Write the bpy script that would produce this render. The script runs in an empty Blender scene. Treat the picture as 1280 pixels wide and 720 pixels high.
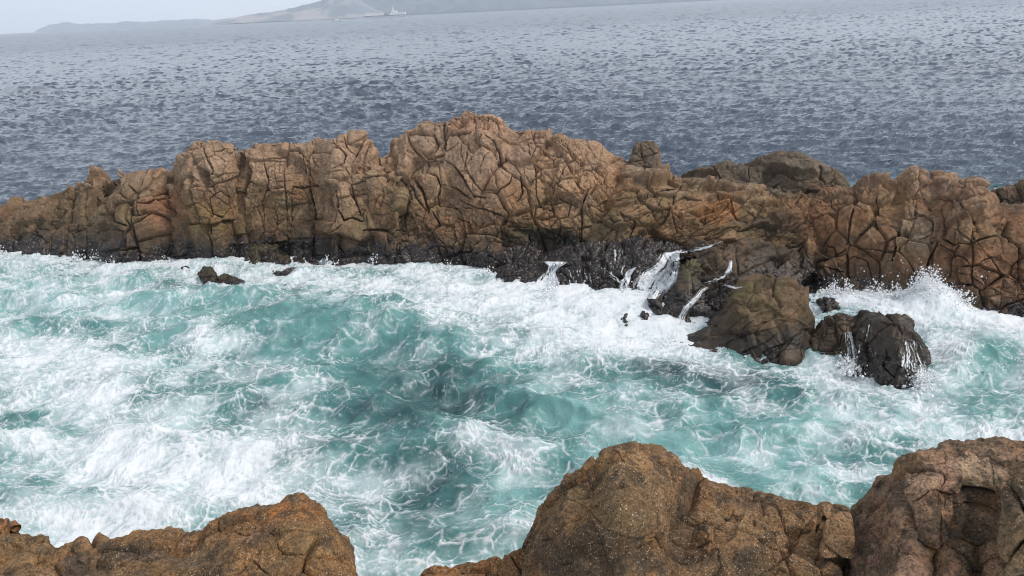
import bpy, math, random
import numpy as np
from mathutils import Vector, Matrix

scene = bpy.context.scene
COL = scene.collection
F32 = np.float32
rng = np.random.RandomState(7)

# ------------------------------------------------------------------ camera
FOC, HEIGHT = 1000.0, 12.0
ROLL = math.radians(2.73)
PITCH = math.atan(349 / FOC)
cam_d = bpy.data.cameras.new('camera')
cam = bpy.data.objects.new('camera', cam_d)
COL.objects.link(cam)
scene.camera = cam
cam_d.sensor_width = 36.0
cam_d.lens = 36.0 * FOC / 1280.0
cam_d.clip_start = 0.1
cam_d.clip_end = 40000
cam.matrix_world = (Matrix.Translation((0, 0, HEIGHT)) @ Matrix.Rotation(math.pi / 2 - PITCH, 4, 'X')
                    @ Matrix.Rotation(-ROLL, 4, 'Z'))


def slopes(px, py):
    """direction of a sight line through a photo pixel, scaled to one metre of northing"""
    x = (np.asarray(px, float) - 640) / FOC
    y = -(np.asarray(py, float) - 360) / FOC
    c, s = math.cos(ROLL), math.sin(ROLL)
    xu, yu = c * x + s * y, -s * x + c * y
    dy = math.cos(PITCH) + yu * math.sin(PITCH)
    dz = -math.sin(PITCH) + yu * math.cos(PITCH)
    return xu / dy, dz / dy


def at(px, py, Y):
    a, b = slopes(px, py)
    return np.stack([a * Y, Y * np.ones_like(a), HEIGHT + b * Y], -1)


def to_px(P):
    """photo pixel of a world point"""
    X, Y, Z = P[..., 0], P[..., 1], P[..., 2] - HEIGHT
    cp, sp = math.cos(PITCH), math.sin(PITCH)
    fw = Y * cp - Z * sp
    up = Y * sp + Z * cp
    xu, yu = X / fw, up / fw
    c, s = math.cos(ROLL), math.sin(ROLL)
    return 640 + FOC * (c * xu - s * yu), 360 - FOC * (s * xu + c * yu)


# ------------------------------------------------------------------ noise
_perm = np.random.RandomState(3).permutation(256).astype(np.int32)
PERM = np.concatenate([_perm, _perm, _perm])
_g = np.random.RandomState(5).normal(size=(256, 3)).astype(F32)
GRAD = _g / np.linalg.norm(_g, axis=1, keepdims=True)
_a = np.random.RandomState(6).rand(256) * 2 * math.pi
GRAD2 = np.stack([np.cos(_a), np.sin(_a)], -1).astype(F32)
RND = np.random.RandomState(8).rand(256, 8).astype(F32)


def noise3(P, scale=1.0, seed=0):
    q = (P * scale + np.array([seed * 17.13, seed * 7.7, seed * 3.31])).astype(F32)
    i = np.floor(q).astype(np.int32)
    f = q - i
    u = f * f * f * (f * (f * 6 - 15) + 10)
    i &= 255
    out = 0
    for dx in (0, 1):
        wx = u[..., 0] if dx else 1 - u[..., 0]
        a = PERM[i[..., 0] + dx]
        for dy in (0, 1):
            wy = u[..., 1] if dy else 1 - u[..., 1]
            b = PERM[a + i[..., 1] + dy]
            for dz in (0, 1):
                wz = u[..., 2] if dz else 1 - u[..., 2]
                h = PERM[b + i[..., 2] + dz]
                g = GRAD[h]
                d = g[..., 0] * (f[..., 0] - dx) + g[..., 1] * (f[..., 1] - dy) + g[..., 2] * (f[..., 2] - dz)
                out = out + wx * wy * wz * d
    return out * 1.5


def noise2(x, y, scale=1.0, seed=0):
    qx = (x * scale + seed * 13.7).astype(F32)
    qy = (y * scale + seed * 5.9).astype(F32)
    ix, iy = np.floor(qx).astype(np.int32), np.floor(qy).astype(np.int32)
    fx, fy = qx - ix, qy - iy
    ux = fx * fx * fx * (fx * (fx * 6 - 15) + 10)
    uy = fy * fy * fy * (fy * (fy * 6 - 15) + 10)
    ix &= 255
    iy &= 255
    out = 0
    for dx in (0, 1):
        wx = ux if dx else 1 - ux
        a = PERM[ix + dx]
        for dy in (0, 1):
            wy = uy if dy else 1 - uy
            g = GRAD2[PERM[a + iy + dy]]
            out = out + wx * wy * (g[..., 0] * (fx - dx) + g[..., 1] * (fy - dy))
    return out * 1.45


def fbm3(P, scale, oct=4, seed=0, gain=0.5):
    a, t, s = 1.0, 0, scale
    for k in range(oct):
        t = t + a * noise3(P, s, seed + k)
        a *= gain
        s *= 2.03
    return t


def fbm2(x, y, scale, oct=4, seed=0, gain=0.5):
    a, t, s = 1.0, 0, scale
    for k in range(oct):
        t = t + a * noise2(x, y, s, seed + k * 3)
        a *= gain
        s *= 2.03
    return t


def voronoi3(q, seed=0):
    """distance to the nearest cell wall, cell id, offset from the cell centre"""
    q = q.astype(F32)
    i = np.floor(q).astype(np.int32)
    f = q - i
    n = q.shape[:-1]
    d1 = np.full(n, 9e9, F32); d2 = np.full(n, 9e9, F32)
    id1 = np.zeros(n, np.int32)
    c1 = np.zeros(q.shape, F32); c2 = np.zeros(q.shape, F32)
    for dx in (-1, 0, 1):
        for dy in (-1, 0, 1):
            for dz in (-1, 0, 1):
                h = PERM[PERM[PERM[(i[..., 0] + dx + seed * 31) & 255] + ((i[..., 1] + dy) & 255)] + ((i[..., 2] + dz) & 255)]
                r = RND[h]
                o = np.stack([dx + 0.08 + 0.84 * r[..., 0], dy + 0.08 + 0.84 * r[..., 1], dz + 0.08 + 0.84 * r[..., 2]], -1) - f
                d = (o * o).sum(-1)
                near = d < d1
                second = (~near) & (d < d2)
                c2[near] = c1[near]; d2 = np.where(near, d1, np.where(second, d, d2))
                c2[second] = o[second]
                c1[near] = o[near]; d1 = np.where(near, d, d1); id1 = np.where(near, h, id1)
    dc = np.sqrt(((c2 - c1) ** 2).sum(-1)) + 1e-6
    edge = (d2 - d1) / (2 * dc)
    return edge, id1, -c1


def split(u, key, jit=.32):
    """irregular division of a line: cell number, distance to the nearest cut (in cells), offset from the middle"""
    k = np.floor(u).astype(np.int32)
    f = u - k
    j = lambda c: (RND[PERM[PERM[c & 255] + (key & 255)], 0] - .5) * 2 * jit
    b0, b1 = j(k), 1 + j(k + 1)
    k2 = np.where(f < b0, k - 1, np.where(f > b1, k + 1, k))
    lo, hi = k2 + j(k2), k2 + 1 + j(k2 + 1)
    return k2, np.minimum(u - lo, hi - u), u - (lo + hi) / 2


def joints(q, sp, seed):
    """blocks cut by two families of joints: through-going ones and shorter ones that stop against them"""
    k0, d0, o0 = split(q[..., 0] / sp[0], np.full(q.shape[:-1], seed * 13 + 1, np.int32))
    h0 = PERM[PERM[k0 & 255] + (seed * 7 & 255)]
    k1, d1, o1 = split(q[..., 2] / sp[1] + RND[h0, 1] * 5, h0)
    h1 = PERM[PERM[k1 & 255] + h0]
    return np.minimum(d0 * sp[0], d1 * sp[1]), h1, np.stack([o0, q[..., 1] * 0, o1], -1)


def sstep(a, b, x):
    t = np.clip((x - a) / (b - a), 0, 1)
    return t * t * (3 - 2 * t)


def rotm(ax, ay, az):
    return np.array((Matrix.Rotation(az, 3, 'Z') @ Matrix.Rotation(ay, 3, 'Y') @ Matrix.Rotation(ax, 3, 'X')))


# ------------------------------------------------------------------ meshes
def grid_faces(ny, nx):
    a = np.arange(ny * nx, dtype=np.int32).reshape(ny, nx)
    return np.stack([a[:-1, :-1], a[:-1, 1:], a[1:, 1:], a[1:, :-1]], -1).reshape(-1, 4)


def link_mesh(name, V, Fq, mat, attrs=None, smooth=True, parent=None):
    V = np.ascontiguousarray(V.reshape(-1, 3), dtype=F32)
    Fq = np.ascontiguousarray(Fq, dtype=np.int32)
    k = Fq.shape[1]
    me = bpy.data.meshes.new(name)
    me.vertices.add(len(V)); me.vertices.foreach_set('co', V.ravel())
    me.loops.add(Fq.size); me.loops.foreach_set('vertex_index', Fq.ravel())
    me.polygons.add(len(Fq))
    me.polygons.foreach_set('loop_start', np.arange(0, Fq.size, k, dtype=np.int32))
    me.polygons.foreach_set('loop_total', np.full(len(Fq), k, np.int32))
    me.polygons.foreach_set('use_smooth', np.full(len(Fq), smooth))
    me.update(calc_edges=True)
    for an, av in (attrs or {}).items():
        av = np.asarray(av)
        if av.ndim == 3 and av.shape[-1] == 3:
            at_ = me.attributes.new(an, 'FLOAT_VECTOR', 'POINT')
            at_.data.foreach_set('vector', np.ascontiguousarray(av.reshape(-1), F32))
        elif av.ndim >= 2 and av.shape[-1] == 4:
            at_ = me.attributes.new(an, 'FLOAT_COLOR', 'POINT')
            at_.data.foreach_set('color', np.ascontiguousarray(av.reshape(-1), F32))
        else:
            at_ = me.attributes.new(an, 'FLOAT', 'POINT')
            at_.data.foreach_set('value', np.ascontiguousarray(av.reshape(-1), F32))
    me.materials.append(mat)
    o = bpy.data.objects.new(name, me)
    COL.objects.link(o)
    if parent: o.parent = parent
    return o


def tag(o, label=None, cat=None, group=None, kind=None):
    if label: o['label'] = label
    if cat: o['category'] = cat
    if group: o['group'] = group
    if kind: o['kind'] = kind
    return o


def curve(pts, x, smooth=0):
    p = np.array(pts, float)
    if smooth:
        xs = np.arange(p[0, 0] - 3 * smooth, p[-1, 0] + 3 * smooth, 0.5)
        ys = np.interp(xs, p[:, 0], p[:, 1])
        k = np.exp(-0.5 * (np.arange(-int(6 * smooth), int(6 * smooth) + 1) * 0.5 / smooth) ** 2)
        k /= k.sum()
        ysp = np.pad(ys, len(k) // 2, mode='edge')
        ys = np.convolve(ysp, k, 'valid')
        return np.interp(x, xs, ys)
    return np.interp(x, p[:, 0], p[:, 1])


# ------------------------------------------------------------------ materials
class N:
    def __init__(s, name):
        s.m = bpy.data.materials.new(name); s.m.use_nodes = True
        s.t = s.m.node_tree; s.n = s.t.nodes
        s.n.clear()
        s.out = s.n.new('ShaderNodeOutputMaterial')

    def new(s, typ, **kw):
        n = s.n.new('ShaderNode' + typ)
        for k, v in kw.items():
            if k.startswith('_'): n.inputs[k[1:].replace('_', ' ')].default_value = v
            else: setattr(n, k, v)
        return n

    def L(s, a, b): s.t.links.new(a, b)

    def math(s, op, a, b=None, clamp=False):
        n = s.n.new('ShaderNodeMath'); n.operation = op; n.use_clamp = clamp
        for i, v in enumerate((a, b)):
            if v is None: continue
            if isinstance(v, (int, float)): n.inputs[i].default_value = v
            else: s.L(v, n.inputs[i])
        return n.outputs[0]

    def ramp(s, v, lo, hi, a=0.0, b=1.0):
        n = s.n.new('ShaderNodeMapRange')
        n.interpolation_type = 'SMOOTHSTEP'
        s.L(v, n.inputs[0])
        for i, q in enumerate((lo, hi, a, b)): n.inputs[i + 1].default_value = q
        return n.outputs[0]

    def mix(s, f, a, b, mode='MIX'):
        n = s.n.new('ShaderNodeMix'); n.data_type = 'RGBA'; n.blend_type = mode
        for i, v in ((0, f), (6, a), (7, b)):
            if isinstance(v, (int, float)): n.inputs[i].default_value = v
            elif isinstance(v, tuple): n.inputs[i].default_value = (*v, 1)
            else: s.L(v, n.inputs[i])
        return n.outputs[2]

    def noise(s, co, scale, detail=4, rough=0.55, dist=0.0):
        n = s.new('TexNoise', _Scale=scale, _Detail=detail, _Roughness=rough, _Distortion=dist)
        s.L(co, n.inputs['Vector'])
        return n.outputs[0]


def plain(name, col, rough=0.6):
    k = N(name)
    b = k.new('BsdfPrincipled', _Roughness=rough)
    g = k.new('NewGeometry')
    v = k.noise(g.outputs['Position'], 0.4, 3)
    k.L(k.mix(k.ramp(v, .3, .7), tuple(c * .9 for c in col), tuple(min(1, c * 1.06) for c in col)), b.inputs['Base Color'])
    k.L(b.outputs[0], k.out.inputs[0])
    return k.m


def rock_material(name, speck=0.0, fine=14.0, bump=0.03, sp_scale=55.0):
    k = N(name)
    g = k.new('NewGeometry'); P = g.outputs['Position']
    a = k.new('Attribute', attribute_name='col')
    b = k.new('BsdfPrincipled')
    n1 = k.noise(P, fine, 5, .65)
    n2 = k.noise(P, fine * .22, 5, .6)
    f = k.ramp(n1, .3, .72, .66, 1.28)
    f2 = k.ramp(n2, .28, .72, .76, 1.2)
    vm = k.new('VectorMath', operation='SCALE')
    k.L(a.outputs['Color'], vm.inputs[0]); k.L(k.math('MULTIPLY', f, f2), vm.inputs['Scale'])
    col = vm.outputs[0]
    h = k.math('ADD', k.math('MULTIPLY', n1, .6), n2)
    if speck:
        vo = k.new('TexVoronoi', _Scale=sp_scale)
        vo.inputs['Randomness'].default_value = 1.0
        wv = k.new('TexNoise', _Scale=sp_scale * .8, _Detail=2)
        k.L(P, wv.inputs['Vector'])
        mv = k.new('VectorMath', operation='MULTIPLY_ADD')
        k.L(wv.outputs['Color'], mv.inputs[0]); mv.inputs[1].default_value = (.02, .02, .02); k.L(P, mv.inputs[2])
        k.L(mv.outputs[0], vo.inputs['Vector'])
        sep = k.new('SeparateColor'); k.L(vo.outputs['Color'], sep.inputs[0])
        pat = k.ramp(k.noise(P, 2.2, 5, .65), .40, .62, .2, 1.0)
        br = k.math('MULTIPLY', k.ramp(sep.outputs[0], .76, .84), pat)
        small = k.ramp(vo.outputs['Distance'], .25, .5, 1, 0)
        br = k.math('MULTIPLY', br, small)
        dk = k.math('MULTIPLY', k.ramp(sep.outputs[1], .70, .8), .5)
        col = k.mix(dk, col, (.022, .017, .013))
        col = k.mix(k.math('MULTIPLY', br, speck), col, (.60, .48, .33))
        h = k.math('ADD', h, k.math('MULTIPLY', k.math('SUBTRACT', sep.outputs[0], vo.outputs['Distance']), .35))
    k.L(col, b.inputs['Base Color'])
    wet = a.outputs['Alpha']
    k.L(k.math('SUBTRACT', .92, k.math('MULTIPLY', wet, .52)), b.inputs['Roughness'])
    k.L(k.math('ADD', .2, k.math('MULTIPLY', wet, .12)), b.inputs['Specular IOR Level'])
    bm = k.new('Bump', _Strength=.9, _Distance=bump)
    k.L(h, bm.inputs['Height']); k.L(bm.outputs[0], b.inputs['Normal'])
    k.L(b.outputs[0], k.out.inputs[0])
    return k.m


M_RIDGE = rock_material('jointed_granite', 0.0, 7.0, .025)
M_NEAR = rock_material('coarse_granite', .8, 26.0, .022, 48.0)
M_NEAR_SMOOTH = rock_material('worn_granite', .4, 22.0, .014, 48.0)

# ------------------------------------------------------------------ traced joints of the ridge (photo pixels)
def Z(ox, oy, s, *lines):
    return [([(ox + x / s, oy + y / s) for x, y in l[0]], l[1]) for l in lines]


CR = []
CR += Z(0, 120, 3,
    ([(90,420),(100,450),(95,480)],1), ([(215,408),(180,470),(240,455)],1.4), ([(245,388),(275,385)],1),
    ([(300,380),(312,345),(340,320),(370,318)],1.3), ([(390,335),(410,322),(468,300)],1.6),
    ([(380,395),(420,430),(440,470),(485,490)],1.3), ([(400,335),(385,370),(395,400)],1),
    ([(490,345),(520,370),(530,420),(535,470)],1), ([(530,415),(560,415),(590,395),(620,385)],1.2),
    ([(545,352),(575,350)],.8), ([(255,420),(200,470),(180,510)],.9), ([(380,500),(430,500),(480,510),(530,500)],.9),
    ([(110,510),(160,530),(200,560)],.9), ([(300,480),(270,520),(280,560)],.7))
CR += Z(200, 120, 3,
    ([(185,230),(200,290),(190,310),(215,345)],1.2), ([(165,200),(180,240),(195,280)],1), ([(195,207),(230,205),(260,195)],1.1),
    ([(90,330),(120,300),(150,310),(165,370),(150,400),(200,450)],.8),
    ([(185,380),(230,358),(262,378),(262,420),(240,455),(195,440),(185,380)],1.1), ([(190,450),(190,520)],1),
    ([(262,378),(275,400),(290,430)],.8), ([(140,450),(170,510)],.8), ([(300,300),(270,370)],.9), ([(255,470),(280,530)],.7),
    ([(400,240),(440,225),(520,212),(545,240),(550,290)],1.2), ([(430,250),(430,300),(440,325),(500,320)],1),
    ([(385,230),(410,320),(380,400),(390,480)],1.2), ([(500,340),(540,345),(600,335),(620,325)],1.2),
    ([(500,340),(495,400),(490,520)],1.2), ([(565,355),(580,420),(578,520)],1.9), ([(620,335),(630,400),(640,430),(670,420),(660,350)],1.2),
    ([(600,520),(640,500),(640,440)],1.1), ([(670,430),(690,465),(720,455),(760,470)],1.2), ([(570,200),(580,250),(610,270),(620,290)],1.3),
    ([(655,170),(665,200),(700,225),(690,260),(640,290)],1.3), ([(690,160),(700,200),(740,220),(760,190),(755,160)],1.2),
    ([(625,300),(700,280),(720,310)],1.1), ([(720,330),(810,310),(880,295)],1.3), ([(720,330),(735,400),(755,450)],1.2),
    ([(845,330),(820,380),(800,430)],.9), ([(897,300),(905,380),(912,480)],2.6), ([(760,505),(840,500),(910,500)],1.4),
    ([(780,550),(765,505)],1), ([(845,505),(855,560)],1), ([(600,540),(640,530),(680,480)],1.2), ([(650,540),(700,600)],1))
CR += Z(440, 120, 3,
    ([(225,300),(265,370),(285,430)],2.4), ([(240,235),(330,210),(400,175)],1.6), ([(340,90),(345,190)],1.2), ([(345,140),(445,135)],1.3),
    ([(410,165),(405,210),(420,250)],1.2), ([(430,170),(430,230),(415,290)],1), ([(490,160),(450,250)],1), ([(520,215),(480,270),(480,300)],1),
    ([(380,260),(420,310),(450,370),(500,380)],2), ([(450,290),(455,350)],1.3), ([(540,255),(600,290),(590,330),(540,365),(490,360)],1.2),
    ([(500,150),(550,200),(570,260),(600,300)],1.2), ([(660,180),(665,230),(690,260),(690,370)],2), ([(690,370),(720,420),(760,420)],1.4),
    ([(630,300),(640,360),(620,400)],1.2), ([(580,210),(640,300)],1), ([(700,300),(760,340),(840,310)],1), ([(690,195),(760,215),(830,215)],.9),
    ([(760,180),(840,230),(880,240)],.9), ([(840,310),(855,350),(880,380)],1), ([(770,360),(850,410)],1.1), ([(890,350),(860,420)],1.3),
    ([(820,240),(790,290),(770,350)],.9), ([(390,380),(440,410),(520,430),(580,460),(640,490)],2), ([(330,340),(320,400),(350,410),(430,415)],1.5),
    ([(330,330),(380,340),(430,380)],1.2), ([(440,460),(470,490),(490,470)],1), ([(380,450),(430,470)],1), ([(300,430),(330,480),(300,500)],1),
    ([(640,490),(720,510),(790,550)],2.2), ([(370,590),(450,580),(480,550)],1.3))
CR += Z(680, 120, 3,
    ([(0,280),(60,350),(120,400)],1.3), ([(110,310),(140,360)],1), ([(80,180),(110,230),(160,250)],1), ([(160,180),(200,240),(250,250)],1),
    ([(200,330),(170,380),(230,430)],1), ([(50,370),(130,420)],1.1), ([(230,440),(290,410),(330,400),(380,380)],1.3),
    ([(380,400),(390,360)],1.2), ([(400,380),(440,420),(470,440)],1.3), ([(400,400),(430,400),(450,370)],1.1), ([(300,460),(340,490),(320,540)],1.3),
    ([(380,460),(430,440),(480,450),(530,470)],1.2), ([(480,400),(520,380),(590,390)],1.2), ([(470,480),(520,500)],1),
    ([(440,340),(510,340),(560,360)],1.2), ([(600,430),(640,400),(690,410),(720,460)],1.2), ([(600,440),(580,500)],1),
    ([(640,330),(660,380),(690,400)],1.3), ([(680,360),(740,350),(830,360)],1.1), ([(700,400),(720,460),(760,470)],1.8),
    ([(760,420),(830,460)],1), ([(820,340),(870,390),(920,400)],1.2), ([(860,340),(900,400)],1), ([(765,260),(770,320)],1),
    ([(830,310),(870,270),(950,290)],1.2), ([(330,400),(320,350),(380,340)],1.1), ([(480,450),(500,520)],.9))
CR += Z(960, 160, 3,
    ([(0,150),(60,155),(110,190)],1.2), ([(30,120),(100,125),(170,150)],1.2), ([(110,190),(200,185)],1), ([(190,150),(215,195)],1), ([(225,200),(260,230)],1),
    ([(100,270),(150,240),(200,250)],1.4), ([(145,300),(200,280),(260,270),(300,280)],1.2), ([(300,280),(330,290),(310,350),(290,430)],2),
    ([(410,260),(400,330),(410,380)],1.6), ([(330,310),(400,290),(440,260)],1.2), ([(500,225),(500,330),(485,430),(465,500)],2.3),
    ([(540,260),(590,260)],1), ([(590,240),(610,310),(660,310)],1.5), ([(615,260),(690,270),(700,290)],1.1), ([(700,240),(750,260),(790,260)],1.1),
    ([(750,225),(750,265)],1.2), ([(660,340),(660,420),(700,440)],1.5), ([(710,330),(720,400),(760,420)],1.3), ([(740,310),(800,360),(815,405)],1.3),
    ([(690,440),(760,425),(860,400)],2.2), ([(830,350),(900,370)],1.2), ([(850,420),(845,450)],1), ([(640,430),(610,480),(590,560)],1.3),
    ([(650,440),(690,460),(700,490)],1.1), ([(670,490),(720,480),(755,510)],1.1), ([(720,520),(800,510),(900,560)],1.2), ([(800,500),(850,480),(920,510)],1.2),
    ([(900,430),(940,450),(940,530)],2), ([(690,540),(760,550),(810,590)],1.1), ([(300,430),(340,450),(420,460),(470,480)],1.1), ([(230,480),(290,450)],1.2),
    ([(280,510),(320,480),(370,500),(390,560)],1.4), ([(190,430),(240,440),(250,470)],1.1), ([(60,440),(100,410),(140,440),(150,490)],1.2),
    ([(110,390),(150,400),(170,440)],1.2), ([(220,520),(280,540)],1), ([(340,400),(370,390),(390,370)],1), ([(590,410),(620,440)],1),
    ([(940,540),(940,600)],1.3), ([(520,380),(490,440)],1), ([(530,335),(590,320),(620,350),(615,400),(570,420)],1))
# headland boulders
CR += Z(820, 300, 2.783,
    ([(290,205),(360,185),(430,190),(510,205)],1.2), ([(300,250),(380,225),(450,225),(540,240)],1), ([(330,300),(420,270),(500,280)],.7),
    ([(270,150),(275,195)],1.3), ([(260,330),(330,320),(400,330)],.6), ([(650,330),(640,360)],1),
    ([(740,310),(720,380),(740,440)],1.2), ([(780,290),(840,310),(880,360)],1), ([(800,380),(790,440),(830,480)],1), ([(690,290),(720,330)],1.1),
    ([(450,60),(480,90),(540,110)],1.1), ([(380,110),(430,140),(480,130)],1.2))
# near boulders
CRN = []
CRN += Z(560, 540, 4, ([(640,345),(700,380),(740,430),(800,480),(880,515),(980,540),(1060,530),(1120,490)],3),
    ([(520,345),(560,330),(640,345)],2), ([(800,190),(820,150),(900,110)],2.5), ([(510,420),(500,480)],2), ([(1200,310),(1190,430),(1160,520),(1150,640)],2.5))
CRN += Z(820, 560, 4.5, ([(780,520),(830,450),(900,410),(960,400)],2), ([(960,365),(1000,410),(1000,480)],2), ([(520,420),(680,440)],1.5), ([(640,690),(760,600),(800,520)],2))
CRN += Z(160, 610, 4.267, ([(800,210),(800,310),(830,350),(930,375),(1000,400),(1080,410),(1160,380)],3), ([(110,390),(200,375),(330,350),(360,320)],4),
    ([(350,440),(450,410),(580,385),(640,360)],2.5), ([(640,360),(690,410),(750,460)],2.5), ([(0,350),(60,370),(110,390)],2.5), ([(480,240),(600,200),(660,180)],2))
CRN += Z(0, 620, 7.11, ([(0,500),(60,480),(150,420)],2), ([(170,630),(240,590),(300,550)],2.2), ([(460,650),(560,620),(690,590),(780,560)],2.5), ([(400,660),(440,600),(560,530)],1.5))
CRN += Z(1040, 540, 4, ([(600,300),(640,305),(740,295),(840,310)],4), ([(350,330),(345,480),(350,640)],3), ([(400,345),(450,320),(495,295)],1.5),
    ([(540,170),(545,250),(500,330)],1.5), ([(130,600),(160,520),(210,460)],1.5), ([(700,330),(690,440),(640,560)],4), ([(410,160),(415,190)],2))


def crack_field(px, py, lines, reach=14.0):
    n = px.shape
    px, py = px.ravel(), py.ravel()
    cut = np.zeros(px.size, F32); broad = np.zeros(px.size, F32)
    for ci, (pts, w) in enumerate(lines):
        w = w * (.36 + .62 * ((ci * 37) % 11) / 10); up = 1 if (ci * 7) % 5 < 3 else -1
        xs = [p[0] for p in pts]; ys = [p[1] for p in pts]
        m = np.nonzero((px > min(xs) - reach) & (px < max(xs) + reach) & (py > min(ys) - reach) & (py < max(ys) + reach))[0]
        if not m.size: continue
        X, Y = px[m], py[m]
        d = np.full(m.size, 1e9); sd = np.zeros(m.size); along = np.zeros(m.size)
        tot = sum(math.hypot(pts[i + 1][0] - pts[i][0], pts[i + 1][1] - pts[i][1]) for i in range(len(pts) - 1)); run = 0
        for (x0, y0), (x1, y1) in zip(pts[:-1], pts[1:]):
            l2 = (x1 - x0) ** 2 + (y1 - y0) ** 2 + 1e-9
            t = np.clip(((X - x0) * (x1 - x0) + (Y - y0) * (y1 - y0)) / l2, 0, 1)
            q = np.hypot(X - x0 - t * (x1 - x0), Y - y0 - t * (y1 - y0))
            b = q < d
            sd = np.where(b, np.sign((X - x0) * (y1 - y0) - (Y - y0) * (x1 - x0)), sd)
            d = np.where(b, q, d); along = np.where(b, (run + t * math.sqrt(l2)) / tot, along)
            run += math.sqrt(l2)
        ww = w * (0.55 + 0.45 * np.sin(np.pi * np.clip(along, .04, .96)))
        cut[m] = np.maximum(cut[m], ww * np.exp(-(d / (0.62 * ww + .12)) ** 2))
        broad[m] += up * sd * ww * np.exp(-d / 5.5) * np.clip(along * 8, 0, 1) * np.clip((1 - along) * 8, 0, 1)
    return cut.reshape(n), broad.reshape(n)


# ------------------------------------------------------------------ rocks
ROCKS = []
TAN, OLIVE, RUST, PINK = (.20, .127, .072), (.130, .096, .052), (.22, .108, .054), (.29, .185, .125)
GREY, DARK, BLACK, BROWN = (.15, .115, .083), (.060, .042, .030), (.022, .017, .016), (.19, .10, .05)
# stain and colour patches, some darker over a hollow or lower half: x, y, rx, ry, colour, strength (photo pixels)
PATCHES = [
    (600, 150, 55, 16, (.36, .17, .10), .8), (535, 168, 28, 20, GREY, .7), (675, 300, 62, 22, (.075, .062, .034), .85), (200, 262, 22, 45, (.25, .11, .06), .6),
    (120, 275, 60, 25, (.22, .15, .085), .5), (262, 215, 20, 25, PINK, .35), (270, 280, 40, 25, (.23, .145, .06), .6), (430, 250, 35, 30, PINK, .4),
    (500, 255, 18, 45, OLIVE, .6), (590, 250, 40, 40, PINK, .45), (560, 285, 40, 18, RUST, .5), (720, 220, 60, 35, (.33, .19, .10), .6), (640, 200, 40, 25, PINK, .5),
    (755, 285, 30, 20, OLIVE, .7), (830, 250, 40, 25, OLIVE, .55), (900, 265, 26, 18, (.36, .17, .07), .8), (850, 265, 22, 15, (.30, .16, .08), .5),
    (970, 280, 60, 14, DARK, .7), (950, 215, 60, 22, (.10, .078, .056), .85), (1010, 205, 45, 14, (.14, .11, .08), .6), (1010, 240, 40, 10, DARK, .4),
    (1050, 270, 50, 35, RUST, .55), (1145, 290, 26, 38, (.26, .19, .125), .8), (1215, 280, 35, 25, (.27, .165, .09), .5), (1100, 250, 40, 20, (.27, .17, .085), .5),
    (1240, 340, 60, 40, (.19, .095, .05), .7), (1060, 330, 50, 30, (.19, .105, .05), .6), (1262, 250, 28, 20, DARK, .7), (805, 205, 26, 24, GREY, .8),
    (960, 380, 46, 16, (.145, .102, .056), .7), (930, 365, 30, 12, (.12, .095, .045), .6), (975, 320, 45, 22, DARK, .6), (860, 345, 14, 14, (.095, .085, .035), .8),
    (920, 425, 90, 26, (.055, .042, .028), .85), (330, 312, 30, 10, (.10, .08, .04), .8), (1110, 440, 22, 26, (.05, .04, .027), .6),
]


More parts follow.
